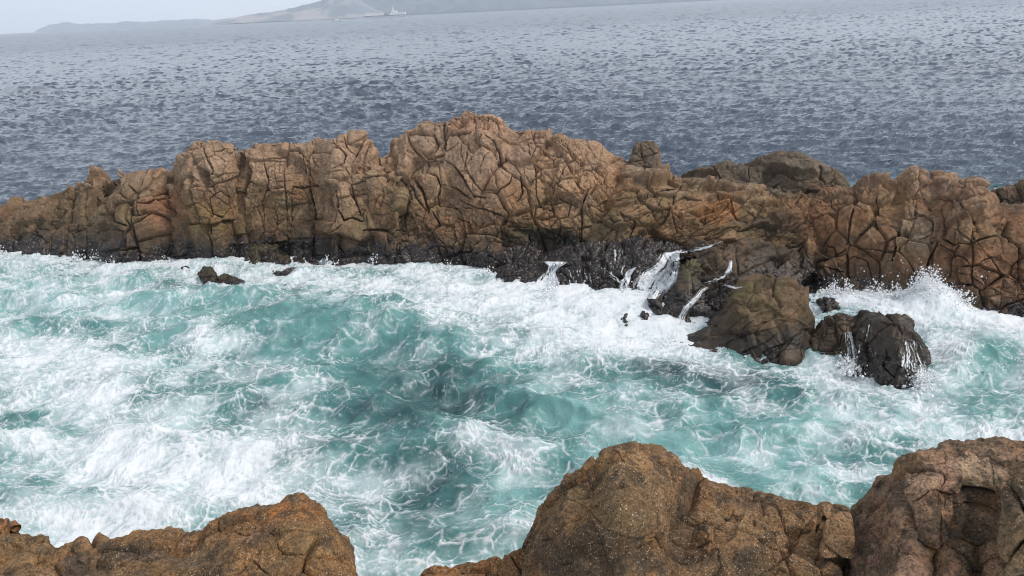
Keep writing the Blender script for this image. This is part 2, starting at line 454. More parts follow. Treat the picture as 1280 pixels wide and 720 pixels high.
def make_rock(name, label, cat, top, bot, Y0=None, D=3.0, back=3.0, step=0.58, prof=(.55, .45, 4.0), rl=10, rr=10, side=1.2, seed=1,
              base=TAN, sizes=((1.9, .16), (.8, 0.060), (.32, .03)), stretch=(1, 1, 1.35), rot=(.15, .2, .3), fb=(.09, .014), cracks=CR,
              crack=(.50, .075), black=0.7, wetz=1.6, dents=(), mat=None, group=None, down=1.4, sm=1.2, stains_shade=PATCHES, varc=1.0, edge=.055,
              zfoot=None, lean=0.25, calm=3, pits=0.0, tpow=1.0, jt=True, taper=.025, pale=.5, facets=((2.5, .42), (.85, 0.078), (.38, .05)), jag=1.0, cellmask=(-.05, .3), mussel=1.0):
    x0, x1 = top[0][0], top[-1][0]
    nx = int((x1 - x0) / step) + 1
    xs = np.linspace(x0, x1, nx)
    T = curve(top, xs, sm); B = curve(bot, xs, 2.0)
    B = np.maximum(B, T + .6)
    e = np.maximum(np.clip(1 - (xs - x0) / max(rl, .01), 0, 1), np.clip(1 - (x1 - xs) / max(rr, .01), 0, 1))
    ce = np.sqrt(np.clip(1 - e * e, 0, 1))
    if Y0 is None:
        a, b = slopes(xs, B)
        Yb = -HEIGHT / b
        w = max(3, int(10 / step)); k = np.hanning(w + 2)[1:-1]; k /= k.sum()
        Yb = np.convolve(np.pad(Yb, (w // 2, w - 1 - w // 2), mode='edge'), k, 'valid')
        s_t = .3
    else:
        Yb = curve(Y0, xs, 4); s_t = 1.0
    nt = int(np.max(B - T) / step) + 2
    t = (1 - (1 - np.linspace(0, 1, nt)) ** tpow)[:, None]
    PX = np.broadcast_to(xs, (nt, nx))
    PY = B + (T - B) * t
    g = prof[0] * t + prof[1] * t ** prof[2]
    Y = Yb + D * g * (.35 + .65 * ce) + side * (1 - ce) * (s_t + (1 - s_t) * t)
    for (cx, cy, rx, ry, dy) in dents:
        Y = Y + dy * np.exp(-(((PX - cx) / rx) ** 2 + ((PY - cy) / ry) ** 2) ** 1.3)
    front = at(PX, PY, Y)
    # below the foot
    nd = 9 if down < 3 else 40
    u = np.linspace(1, 0, nd + 1)[:-1, None]
    foot = np.repeat(front[:1], nd, 0).copy()
    zf = -down if zfoot is None else zfoot
    foot[..., 2] = foot[..., 2] * (1 - u) + zf * u
    foot[..., 1] -= lean * u ** 1.0 * (1 if down < 3 else down * .12)
    # over the crest and down behind
    nb = 46
    u = (np.linspace(0, 1, nb + 1)[1:] ** 1.5)[:, None]
    bk = np.repeat(front[-1:], nb, 0).copy()
    dep = back * (.25 + .75 * ce)
    bk[..., 1] += dep * np.sin(u * math.pi / 2)
    bk[..., 0] += bk[..., 0] / np.maximum(bk[..., 1], 1) * dep * np.sin(u * math.pi / 2) * .6
    bk[..., 2] += (zf - bk[..., 2]) * (1 - np.cos(u * math.pi / 2))
    P = np.concatenate([foot, front, bk], 0)
    ny = len(P)
    PXa = np.concatenate([np.repeat(PX[:1], nd, 0), PX, np.repeat(PX[-1:], nb, 0)], 0)
    PYa = np.concatenate([np.repeat(PY[:1], nd, 0) + np.linspace(40, 1, nd)[:, None], PY, np.repeat(PY[-1:], nb, 0) - np.linspace(1, 60, nb)[:, None]], 0)
    du = np.gradient(P, axis=1); dv = np.gradient(P, axis=0)
    Nn = np.cross(du, dv)
    Nn /= np.linalg.norm(Nn, axis=-1, keepdims=True) + 1e-9
    for _ in range(calm):                                # calm the normals
        Nn[1:-1, 1:-1] = (Nn[1:-1, 1:-1] * 2 + Nn[:-2, 1:-1] + Nn[2:, 1:-1] + Nn[1:-1, :-2] + Nn[1:-1, 2:])
        Nn /= np.linalg.norm(Nn, axis=-1, keepdims=True) + 1e-9
    # joints
    R = rotm(*rot)
    warp = np.stack([fbm3(P, .45, 3, seed + 40), fbm3(P, .45, 3, seed + 50), fbm3(P, .45, 3, seed + 60)], -1)
    disp = np.zeros(P.shape[:2], F32)
    tint = np.zeros(P.shape[:2], F32)
    mask0 = noise3(P, .22, seed + 9)
    for li, (sz, amp) in enumerate(sizes):
        if li < 1 and jt:
            q = (P + warp * sz * .10) @ rotm(rot[0] * (1 - 2 * li), rot[1] * (1 - 1.6 * li), rot[2]).T
            ed, cid, off = joints(q, (sz * stretch[0] * .8, sz * stretch[2] * .8), seed + li)
            ed = ed / sz
        else:
            q = ((P + warp * sz * .13) @ R.T) / (np.array(stretch) * sz) + seed * 3.7
            ed, cid, off = voronoi3(q, seed + li)
        r = RND[cid]
        tilt = ((r[..., 3:6] - .5) * off).sum(-1) * 4.2
        m = 1.0 if li == 0 else sstep(cellmask[0], cellmask[1], mask0 + (.12 if li == 1 else 0) + .25 * (r[..., 7] - .5))
        gap = np.exp(-(ed * sz / (edge * (.35 + .4 * sz) * (.35 + 1.1 * r[..., 1]))) ** 1.5)
        disp += amp * m * ((r[..., 6] - .5) * 1.3 + tilt) * (1 - np.exp(-ed * sz / taper)) - amp * m * (.15 + 3.2 * r[..., 2] ** 2) * gap
        tint += (r[..., 5] - .5) * (.30, .22, .12)[min(li, 2)] * m
    L = P * np.array([1, 1, .8])
    disp += fb[0] * fbm3(L, .55, 3, seed + 21) + fb[1] * fbm3(L, 2.3, 4, seed + 25)
    rid = 1 - np.abs(noise3(L + warp * .3, 1.3, seed + 29)) * 2.2
    disp -= fb[1] * .5 * np.clip(rid, 0, 1) ** 10
    for fs, fa in facets:                                # broken faces
        if fs > 2 and D < 2.3: continue
        ed, cid, off = voronoi3(((P + warp * .15 * fs) @ R.T) / fs + seed, seed + 5)
        r = RND[cid]
        disp += fa * ((r[..., 3:6] - .5) * off).sum(-1) * 3 * (1 - np.exp(-ed * fs / taper))
    if pits:
        big_ = fbm3(P, 3.2, 3, seed + 31); pt = fbm3(P, 10.0, 4, seed + 33, .6)
        disp += pits * (pt * .8 + 1.6 * big_ - 1.5 * np.clip(np.abs(noise3(P, 6.0, seed + 36)) - .25, 0, 1))
    if cracks:
        wx = PXa + .9 * noise2(PXa, PYa, .08, seed) + .7 * noise2(PXa, PYa, .3, seed + 1)
        wy = PYa + .9 * noise2(PXa, PYa, .08, seed + 2) + .7 * noise2(PXa, PYa, .3, seed + 3)
        cut, broad = crack_field(wx, wy, cracks)
        vis = np.ones((ny, 1)); vis[nd + nt:] = np.exp(-np.arange(nb) / 4.0)[:, None]; vis[:nd] = .5
        disp -= (crack[0] * cut + crack[1] * broad) * vis
    P = P + Nn * (disp * jag)[..., None]
    # stone colour, paler with height; patches on the near rocks add painted shade
    pn = fbm3(P, .5, 4, seed + 70); pn2 = fbm3(P, 1.7, 4, seed + 75)
    col = np.ones(P.shape) * np.array(base)
    col = col + (np.array(OLIVE) - col) * (sstep(.1, .5, pn) * .55 * varc)[..., None]
    col = col + (np.array(RUST) - col) * (sstep(.05, .55, -pn + .3 * pn2) * .5 * varc)[..., None]
    col = col + (np.array(PINK) - col) * (sstep(.2, .7, pn2) * .4 * varc)[..., None]
    for (cx, cy, rx, ry, c, s) in stains_shade or ():
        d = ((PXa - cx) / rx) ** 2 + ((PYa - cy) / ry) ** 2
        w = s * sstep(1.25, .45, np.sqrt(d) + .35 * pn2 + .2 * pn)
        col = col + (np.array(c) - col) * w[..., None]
    col *= (1 + tint * varc)[..., None]
    if pits:
        dl = fbm3(P, 2.6, 4, seed + 82, .65)
        col = col + (np.array((.075, .055, .036)) - col) * (sstep(.10, .42, dl) * .75)[..., None]
        ol = fbm3(P, 1.3, 4, seed + 84, .6)
        col = col + (np.array((.29, .145, .055)) - col) * (sstep(.15, .5, ol) * .4)[..., None]
    lich = fbm3(P, 5.0, 3, seed + 80)
    col = col + (np.array((.10, .085, .06)) - col) * (sstep(.25, .5, lich) * .45 * varc)[..., None]
    hi = sstep(2.9, 5.0, P[..., 2] + .8 * pn + .5 * pn2) * pale
    col = col + (np.array((.38, .255, .175)) - col) * hi[..., None]
    z = P[..., 2]
    zn = z + .5 * pn2 + .35 * pn
    wet = sstep(wetz * 1.25, wetz * .45, zn) if wetz > 0 else np.zeros_like(zn)
    bl = sstep(black * 1.2, black * .6, zn) * mussel if black > 0 else np.zeros_like(zn)
    col = col * (1 - .52 * wet)[..., None]
    crust = fbm3(P, 7.0, 2, seed + 90)
    bcol = np.array(BLACK) + sstep(.05, .6, crust)[..., None] * np.array((.05, .038, .032)) + sstep(.45, .6, noise3(P, 11.0, seed + 95))[..., None] * np.array((.20, .17, .15))
    col = col + (bcol - col) * bl[..., None]
    P = P + Nn * (bl * (.035 * crust + .02 * noise3(P, 9.0, seed + 96)))[..., None]
    rgba = np.concatenate([np.clip(col, .008, .8), np.clip(.8 * wet + .2 * bl, 0, 1)[..., None]], -1)
    o = link_mesh(name, P, grid_faces(ny, nx), mat or M_RIDGE, {'col': rgba})
    tag(o, label, cat, group)
    ROCKS.append(o)
    return o


G_RIDGE = 'rock masses of the ridge'
SM = ((.45, .06), (.2, .03))
make_rock('rock_outcrop', 'low brown jointed rock mass tapering down to the sea left of the long dark cleft', 'rock',
    [(-330,310),(-260,285),(-140,268),(-60,262),(0,258),(13,258),(20,253),(50,252),(62,247),(78,237),(90,235),(103,228),(113,217),(123,217),(127,228),(130,228),(153,220),(167,215),(187,207),(200,205),(211,207),(216,214)],
    [(-330,314),(-140,316),(0,320),(33,322),(83,320),(120,320),(133,325),(157,331),(187,328),(216,323)], D=3.2, rr=12, rl=40, side=1.6, seed=1, group=G_RIDGE, black=1.0, wetz=2.0,
    base=(.172, .112, .064))
make_rock('rock_tower', 'tall blocky brown rock tower right of the long dark cleft in the ridge', 'rock',
    [(211,216),(215,208),(230,198),(233,190),(243,175),(253,175),(263,177),(287,177),(295,180),(299,193),(303,217),(312,235),(325,253),(329,287),(332,305)],
    [(211,323),(240,328),(260,331),(270,330),(297,322),(332,320)], D=2.6, rl=12, rr=26, side=1.5, seed=2, group=G_RIDGE, black=1.0, wetz=1.9, sizes=((2.4, .16), (.9, 0.048), (.32, .03)),
    base=(.188, .120, .067))
make_rock('rock_buttress', 'broad buttress of square brown blocks between the tall tower and the highest hump', 'rock',
    [(288,215),(292,200),(298,190),(310,178),(318,173),(325,177),(347,177),(360,180),(380,185),(392,183),(400,177),(418,177),(423,172),(440,167),(450,170),(462,180),(468,188),(475,207),(477,216),(493,217),(499,222),(503,250),(505,290)],
    [(288,325),(360,322),(400,320),(417,330),(457,325),(483,330),(505,333)], D=3.0, rl=36, rr=8, side=1.7, seed=3, group=G_RIDGE, black=.9, wetz=1.7, sizes=((2.0, .15), (.9, 0.054), (.32, .03)),
    rot=(.02, .05, .1), base=(.190, .120, .066))
make_rock('rock_hump', 'highest rounded hump of the ridge, fractured pinkish brown rock with a pale top', 'rock',
    [(468,222),(478,197),(487,192),(488,180),(502,173),(517,162),(528,152),(543,148),(555,148),(568,143),(587,140),(603,144),(622,150),(630,155),(640,162),(657,163),(670,167),(683,172),(703,172),(720,175),(733,179),(747,185),(767,193),(780,197),(790,203),(806,213),(836,236)],
    [(468,333),(497,338),(527,333),(563,333),(590,337),(620,343),(640,346),(836,346)], Y0=[(468,39),(500,38.3),(560,38),(620,36.8),(700,36.2),(836,35.6)], D=5.4, back=4, prof=(.75, .25, 3),
    rl=14, rr=30, side=1.0, seed=4, group=G_RIDGE, black=1.1, wetz=1.8, rot=(.5, .3, .2), jt=False, sizes=((1.7, .13), (.75, .08), (.3, .04)), dents=[(680, 306, 45, 14, .9), (610, 240, 30, 30, -.3), (460, 250, 20, 20, .4)],
    base=(.222, .134, .075))
make_rock('rock_pinnacle', 'grey-brown split pinnacle standing up from the ridge crest against the sea', 'rock',
    [(781,212),(786,199),(792,181),(797,175),(802,179),(807,176),(818,177),(823,185),(826,200),(829,212),(836,222)],
    [(781,226),(795,234),(807,238),(836,230)], Y0=[(781,40.8),(836,40.6)], D=.9, back=1.6, rl=12, rr=14, side=.9, seed=5, group=G_RIDGE, sizes=((1.0, .06), (.5, .04), (.25, .015)), facets=((.5, .05),), fb=(.03, .01), sm=.7, base=(.15, .108, .075), pale=0, black=.1, wetz=.2, zfoot=2.0)
make_rock('rock_slope', 'slope of small rounded tan blocks between the pinnacle and the wet shelf', 'rock',
    [(736,275),(752,254),(764,238),(776,224),(785,212),(800,215),(833,219),(853,220),(867,217),(893,222),(930,232),(1000,243),(1018,250),(1046,266)],
    [(736,316),(776,312),(850,310),(900,318),(960,335),(1046,360)], Y0=[(736,36.0),(776,35.9),(850,35.6),(900,34.3),(960,33.2),(1015,32.4),(1046,32.4)], D=4.3, rl=26, rr=8, side=.8, seed=6, group=G_RIDGE, black=.9, wetz=1.5,
    sizes=((1.1, .15), (.6, 0.060), (.3, .04)), stretch=(2.1, 1.3, .6), rot=(.35, .4, .2), base=(.185, .112, .058), jt=False)
make_rock('rock_dome', 'smooth dark grey-brown rock dome on the ridge crest, right of the pinnacle', 'rock',
    [(850,224),(867,217),(893,213),(920,205),(947,199),(973,196),(997,198),(1017,203),(1027,207),(1043,212),(1053,222),(1060,235),(1068,248)],
    [(850,238),(900,250),(960,266),(1000,272),(1068,268)], Y0=[(850,40.2),(960,38.8),(1068,36.6)], D=2.4, back=3, rl=20, rr=20, side=.8, seed=7, group=G_RIDGE, black=.1, wetz=.2, zfoot=1.0,
    sizes=((2.2, .12), (.9, 0.048), (.35, .03)), stretch=(1.6, 1.3, .7), rot=(.1, .22, .1), base=(.105, .08, .056), pale=0, varc=.5)
make_rock('rock_crag', 'wide reddish brown crag of tall jointed blocks behind the breaking splash', 'rock',
    [(983,310),(990,268),(1000,254),(1030,247),(1062,236),(1083,232),(1100,228),(1112,232),(1123,233),(1128,225),(1142,217),(1152,218),(1155,227),(1163,232),(1177,228),(1193,228),(1207,231),(1223,231),(1230,238),(1237,252),(1250,264),(1300,266),(1400,258),(1480,270),(1560,262),(1640,300)],
    [(983,348),(1000,354),(1032,362),(1100,370),(1173,377),(1213,390),(1260,395),(1300,397),(1400,400),(1640,410)], D=3.4, back=3.5, rl=14, rr=40, side=1.2, seed=8, group=G_RIDGE, black=.45, wetz=1.3,
    sizes=((1.35, .11), (.62, 0.060), (.28, .035)), stretch=(.9, 1, 1.4), rot=(.1, .25, .35), base=(.175, .093, .050), jt=False)
make_rock('rock_knoll', 'dark brown rock knoll rising behind the far right end of the ridge', 'rock',
    [(1230,275),(1240,248),(1247,238),(1260,232),(1277,231),(1330,228),(1400,235),(1450,262)],
    [(1230,292),(1450,298)], Y0=[(1230,33.2),(1450,32.0)], D=1.5, back=3, rl=14, rr=30, side=.6, seed=9, group=G_RIDGE, sizes=((1.0, .15), (.5, 0.048), (.25, .03)), base=(.11, .075, .05), pale=0, black=.1, wetz=.2, zfoot=.5)
make_rock('rock_ledge', 'low black mussel covered ledge with water pouring over its edge', 'rock',
    [(612,334),(640,325),(665,322),(700,317),(712,310),(735,306),(760,304),(790,301),(830,300),(870,300),(912,304)],
    [(612,342),(640,350),(667,354),(700,360),(744,363),(772,362),(794,366),(834,360),(860,356),(912,352)], D=2.6, back=3, prof=(.35, .65, 3.0), rl=18, rr=2, side=.8, seed=10, group=G_RIDGE, black=2.6, wetz=3.5,
    sizes=((1.1, .14), (.55, .07), (.25, .03)), stretch=(1, 1, 1.1), base=DARK, varc=.4, cracks=None, jt=False, rot=(.3, .5, .4), facets=((.5, .09), (.22, .04)))
make_rock('rock_shelf', 'dark wet stepped shelf joining the ridge to the boulders in the surf', 'rock',
    [(852,316),(866,306),(885,302),(920,302),(960,306),(1000,325),(1018,345)],
    [(852,350),(880,375),(905,392),(930,380),(1018,392)], Y0=[(852,31.2),(900,29.6),(960,29.8),(1018,29.8)], D=3.4, back=2.5, prof=(.8, .2, 2), rl=10, rr=10, side=.6, seed=11, group=G_RIDGE, black=1.0, wetz=2.2,
    sizes=((.9, .11), (.45, .06), (.22, .02)), stretch=(1.6, 1.2, .7), base=(.12, .082, .05), varc=.6)
make_rock('mussel_rock', 'black mussel crusted rock with an olive top between the two cascades', 'rock',
    [(799,398),(806,390),(814,384),(822,375),(835,360),(846,345),(852,334),(860,330),(868,331),(877,340),(885,352),(893,364),(896,385)],
    [(799,401),(809,412),(842,409),(860,407),(880,402),(896,398)], D=2.8, back=1.5, rl=8, rr=12, side=.8, seed=12, black=1.15, wetz=2.4, sizes=((.7, .15), (.35, .09), (.2, .05)), base=(.13, .115, .05), cracks=None, prof=(.8, .2, 2))
make_rock('boulder', 'big smooth olive brown boulder with curved grooves beside the narrow chute', 'boulder',
    [(837,434),(846,420),(856,408),(880,396),(905,387),(917,372),(924,358),(940,351),(964,348),(990,352),(1003,362),(1012,372),(1018,385),(1021,410),(1017,430),(1012,442)],
    [(837,436),(859,441),(887,441),(915,447),(949,451),(997,451),(1012,446)], D=3.2, back=1.6, rl=16, rr=14, side=1.1, seed=13, black=.14, wetz=.8, sizes=((1.5, .09), (.6, .04)), taper=.05, stretch=(2.2, 1.6, .5), fb=(.12, .018), jt=False, rot=(.2, .4, .2), facets=((1.2, .20), (.5, .05)), cellmask=(-.3, 0),
    base=(.100, .069, .039), varc=.4, crack=(.10, .05))
make_rock('boulder', 'small dark brown boulder wedged between the smooth olive boulder and the round black one', 'boulder',
    [(1005,444),(1011,427),(1020,412),(1030,400),(1042,394),(1055,392),(1063,396),(1070,410),(1073,440)],
    [(1005,447),(1030,449),(1050,451),(1073,456)], D=1.3, back=1.0, rl=14, rr=8, side=.6, seed=14, black=.3, wetz=2.2, sizes=((1.2, .10), (.5, .04)), base=(.12, .078, .045), varc=.5, fb=(.1, .03))
make_rock('boulder', 'round black boulder out in the surf with white water running down its sides', 'boulder',
    [(1052,449),(1056,425),(1064,402),(1075,393),(1086,390),(1100,391),(1118,395),(1130,398),(1143,408),(1151,426),(1157,442),(1165,456),(1170,464)],
    [(1052,451),(1068,461),(1093,473),(1122,484),(1147,484),(1160,477),(1170,468)], D=1.9, back=1.5, rl=16, rr=22, side=.9, seed=15, black=.9, wetz=3.0, sizes=((.9, .09), (.4, .045), (.2, .02)), jt=False, base=(.078, .055, .037), varc=.5)
make_rock('rock', 'small black rock awash in foam behind the round boulder', 'rock',
    [(1020,388),(1024,378),(1032,373),(1042,374),(1050,381),(1057,391)], [(1020,392),(1035,395),(1057,394)], D=.8, back=.8, rl=8, rr=8, side=.4, seed=16, black=2, wetz=3, sizes=SM, base=DARK, cracks=None)
make_rock('rock', 'small round black rock alone in the foam below the wide cascade', 'rock',
    [(770,403),(774,397),(780,393.5),(786,397),(790,402),(795,410)], [(770,404),(780,409),(795,412)], D=.6, back=.6, rl=6, rr=6, side=.3, seed=17, step=.5, black=2, wetz=3, sizes=SM, base=DARK, cracks=None, sm=.6)
make_rock('rock', 'small black stone touching the foot of the mussel crusted rock', 'rock',
    [(794,404),(797,394),(803,390),(810,392),(814,404)], [(794,405),(804,408),(814,407)], D=.6, back=.6, rl=5, rr=5, side=.3, seed=18, step=.5, black=2, wetz=3, sizes=SM, base=DARK, cracks=None, sm=.6)
make_rock('rock', 'leaning pointed brown rock, left one of the pair standing in the foamy water', 'rock',
    [(247.5,341.5),(251.5,339),(255,336),(258,334.3),(264.5,336),(270.5,344.7),(275,353)], [(247.5,342.5),(252,347),(258,351.5),(270.5,354),(275,354)], D=.8, back=.6, rl=5, rr=5, side=.35, seed=19, step=.4, black=.15, wetz=2.5, sizes=SM, base=(.11, .08, .045), cracks=None, sm=.7)
make_rock('rock', 'lower flat brown rock, right one of the pair standing in the foamy water', 'rock',
    [(270,356),(273,351),(275,345),(277,342.5),(281,342),(286,345),(294.5,345.5),(301,350),(308.5,355)], [(270,357),(279,358),(293,359.3),(303,357.2),(308.5,355.5)], D=.9, back=.6, rl=4, rr=7, side=.35, seed=20, step=.4, black=.15, wetz=2.5, sizes=SM, base=(.10, .075, .04), cracks=None, sm=.7)
make_rock('rock', 'low olive rock at the foot of the tall tower, just above the foam', 'rock',
    [(291,327),(300,321),(308,309),(325,304),(345,306),(355,315),(361,322),(365,331)], [(291,328),(316,331),(345,332.5),(365,332)], D=1.3, back=.8, rl=10, rr=8, side=.5, seed=21, black=.3, wetz=2.0, sizes=((.7, .12), (.3, .05)), base=(.13, .10, .05), cracks=None)
make_rock('rock', 'black wet stone with a trickle beside it at the foot of the buttress', 'rock',
    [(365,328),(368,321),(372,317.5),(378,319),(381,324),(383,331)], [(365,330),(375,332),(383,332)], D=.5, back=.5, rl=5, rr=5, side=.3, seed=22, step=.5, black=2, wetz=3, sizes=SM, base=DARK, cracks=None, sm=.6)
make_rock('rock', 'slanting black stone in the foam at the corner of the buttress', 'rock',
    [(380,323),(384,318.5),(390,320),(396,325),(399,331)], [(380,325),(388,331),(399,332.5)], D=.5, back=.5, rl=5, rr=5, side=.3, seed=23, step=.5, black=2, wetz=3, sizes=SM, base=DARK, cracks=None, sm=.6)
make_rock('rock', 'tiny dark stone breaking the foam above the standing pair', 'rock',
    [(227,335),(230,332),(234,331.5),(237,335)], [(227,336),(232,338),(237,337)], D=.3, back=.3, rl=3, rr=3, side=.15, seed=24, step=.4, black=2, wetz=3, sizes=((.2, .03),), base=DARK, cracks=None, sm=.5)
make_rock('rock', 'flat dark rock almost covered by foam below the olive rock', 'rock',
    [(339,340),(344,337.5),(352,338),(360,335),(368,335),(371,337)], [(339,341),(350,342),(371,339)], D=.4, back=.4, rl=5, rr=5, side=.2, seed=25, step=.4, black=2, wetz=3, sizes=((.2, .03),), base=DARK, cracks=None, sm=.5)

# near rocks on the shore the photograph is taken from
NEAR = dict(pits=.022, tpow=1.6, taper=.06, pale=0, jt=False, calm=14, sm=3.0, cellmask=(-.05, .25), facets=((1.3, .11), (.55, .035)), prof=(.32, .68, 4.2), mat=None, cracks=CRN, black=-9, wetz=-9, stains_shade=None, step=.7, fb=(.12, .022), edge=.05, down=11.0, crack=(.028, .008), zfoot=-.8)
NEAR_STAIN_SHADE = [(340, 640, 60, 12, (.34, .14, .045), .8), (180, 690, 70, 12, (.10, .07, .05), .7), (250, 705, 60, 14, (.12, .085, .055), .6), (370, 680, 60, 30, (.21, .135, .06), .6),
       (725, 598, 28, 8, (.36, .15, .05), .7), (790, 580, 45, 22, (.31, .18, .085), .7), (780, 625, 70, 30, (.16, .105, .05), .6), (715, 700, 75, 46, (.075, .050, .030), .9), (930, 705, 60, 22, (.10, .065, .036), .7), (800, 700, 60, 26, (.085, .056, .033), .7),  # darkest ones paint shade over the lower half of the largest boulder
       (860, 640, 14, 60, (.085, .06, .04), .6), (930, 650, 70, 25, (.26, .16, .08), .6), (1010, 680, 40, 40, (.29, .165, .085), .7), (950, 625, 60, 8, (.16, .11, .075), .6),  # narrow dark one is shade painted into the upright hollow
       (1150, 600, 30, 20, (.34, .22, .14), .7), (1220, 580, 40, 18, (.36, .26, .17), .7), (1185, 590, 14, 26, (.30, .17, .12), .6), (1160, 660, 40, 40, (.15, .095, .062), .8), (1215, 650, 20, 60, (.085, .063, .045), .8),  # pale ones paint the lit top, dark ones the shaded front and cavity
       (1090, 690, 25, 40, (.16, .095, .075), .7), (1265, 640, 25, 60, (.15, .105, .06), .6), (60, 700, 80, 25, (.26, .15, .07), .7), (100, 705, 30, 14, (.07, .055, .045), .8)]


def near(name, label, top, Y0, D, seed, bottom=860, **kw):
    a = dict(NEAR); a['stains_shade'] = NEAR_STAIN_SHADE; a['mat'] = M_NEAR
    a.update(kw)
    bot = [(top[0][0], bottom), (top[-1][0], bottom)]
    return make_rock(name, label, 'boulder', top, bot, Y0=Y0, D=D, seed=seed, **a)


NS = ((1.0, .055), (.45, .03))
near('boulder', 'rounded rusty boulder crusted with pale crystals, at the lower left above the foam',
    [(118,722),(126,700),(138,691),(150,686),(160,683),(172,678),(190,676),(226,678),(249,672),(265,660),(291,645),(324,635),(347,631),(371,629),(380,631),(394,643),(408,656),(420,671),(433,683),(441,694),(446,711),(450,735),(453,800)],
    [(118,7.0),(300,6.9),(453,6.6)], 1.9, 31, rl=30, rr=30, side=.9, back=1.8, sizes=NS, base=(.225, .122, .054), varc=.6)
near('boulder', 'low flat brown slab with diagonal cracks in the bottom left corner',
    [(-330,720),(-220,676),(-90,668),(0,671),(25,671),(42,673),(53,674),(60,683),(64,690),(75,688),(88,687),(95,690),(103,684),(118,684),(130,687),(140,689),(160,700),(185,726)],
    [(-330,7.6),(185,7.2)], 2.0, 32, rl=60, rr=20, side=.6, back=1.5, sizes=NS, base=(.235, .14, .068), varc=.6, mat=M_NEAR_SMOOTH)
near('boulder', 'orange knob of rock sticking up at the left edge behind the slab',
    [(-50,650),(0,645),(8,645.5),(14,650),(17.5,656),(18.5,674)], [(-50,10.2),(18.5,10.2)], .5, 33, bottom=720, rl=1, rr=14, side=.5, back=.8, sizes=((.6, .05), (.3, .02)), base=(.30, .14, .06), varc=.3, mat=M_NEAR_SMOOTH)
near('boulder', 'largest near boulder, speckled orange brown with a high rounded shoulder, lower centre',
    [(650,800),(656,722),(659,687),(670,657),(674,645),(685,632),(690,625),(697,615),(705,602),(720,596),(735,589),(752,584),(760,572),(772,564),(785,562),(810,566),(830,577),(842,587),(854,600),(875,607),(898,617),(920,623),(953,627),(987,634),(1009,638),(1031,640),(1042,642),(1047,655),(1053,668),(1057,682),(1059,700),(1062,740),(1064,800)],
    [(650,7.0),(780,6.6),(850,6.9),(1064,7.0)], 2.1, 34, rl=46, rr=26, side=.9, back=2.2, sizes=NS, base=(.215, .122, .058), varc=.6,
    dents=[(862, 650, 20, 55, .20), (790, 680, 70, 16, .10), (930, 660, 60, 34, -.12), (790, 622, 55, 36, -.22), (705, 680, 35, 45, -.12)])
near('boulder', 'small square block perched on the right end of the largest near boulder',
    [(1030,643),(1036,640.5),(1046,640.5),(1058,641),(1063,643),(1065.5,650),(1066,664)], [(1030,7.75),(1066,7.7)], .2, 35, bottom=676, rl=3, rr=3, side=.12, back=.5, sizes=((.5, .03), (.25, .012)), base=(.29, .165, .085), varc=.4, pits=.006, down=1, zfoot=5.8, lean=0, step=.4, facets=((.3, .012),), fb=(.02, .008), cracks=None, sm=.5, calm=4)
near('boulder', 'tall pinkish grey boulder with an overhanging top in the lower right',
    [(1062,740),(1066,690),(1069,675),(1075,657),(1085,649),(1101,640),(1107,630),(1117,617),(1121,605),(1122.5,590),(1126,585),(1142,580),(1157,572),(1182,564),(1195,566),(1202,561),(1235,559),(1252,555),(1280,553),(1340,548),(1420,556),(1520,590),(1580,680)],
    [(1062,7.0),(1130,6.6),(1580,6.4)], 1.7, 36, rl=40, rr=70, side=.9, back=2.0, sizes=((1.2, .05), (.5, .014)), base=(.29, .172, .108), varc=.9, crack=(.05, .014), mat=M_NEAR_SMOOTH,
    dents=[(1222, 672, 16, 70, .26), (1190, 600, 60, 20, -.10), (1150, 600, 36, 24, -.12), (1128, 690, 9, 60, .10)])
near('boulder', 'rough speckled column of rock at the right edge of the view',
    [(1234,800),(1238,720),(1241,680),(1246,640),(1251,612),(1257,595),(1266,579),(1276,572),(1300,566),(1420,560),(1500,590),(1560,700)],
    [(1234,6.1),(1560,5.6)], 1.3, 37, rl=30, rr=60, side=.8, back=1.2, sizes=NS, base=(.19, .125, .065), varc=.5)
near('boulder', 'low rusty rocks at the bottom edge beside the largest near boulder',
    [(508,735),(530,715),(545,704),(558,700),(570,702),(585,709),(600,711),(615,714),(622,705),(632,698),(645,694),(655,692),(668,700),(676,730)],
    [(508,8.0),(676,7.9)], .9, 38, bottom=800, rl=20, rr=6, side=.4, back=1.0, sizes=((.6, .06), (.3, .02)), base=(.25, .12, .05), varc=.5)
near('boulder', 'dark stone wedged in the gap between the two biggest near boulders',
    [(1046,712),(1054,698),(1062,692),(1072,693),(1084,705)], [(1046,8.3),(1084,8.3)], .6, 39, bottom=800, rl=8, rr=8, side=.3, back=1.0, sizes=((.5, .06),), base=(.09, .06, .045), varc=.4, step=.5)

# ------------------------------------------------------------------ water
def wave_set(n, lmin, lmax, main, spread, amp, power, seed):
    r = np.random.RandomState(seed)
    out = []
    for k in range(n):
        lam = lmin * (lmax / lmin) ** ((k + r.rand()) / n)
        th = main + r.normal() * spread
        out.append((lam, math.cos(th) * 2 * math.pi / lam, math.sin(th) * 2 * math.pi / lam, amp * lam ** power * (.6 + .8 * r.rand()), r.rand() * 6.28))
    return out


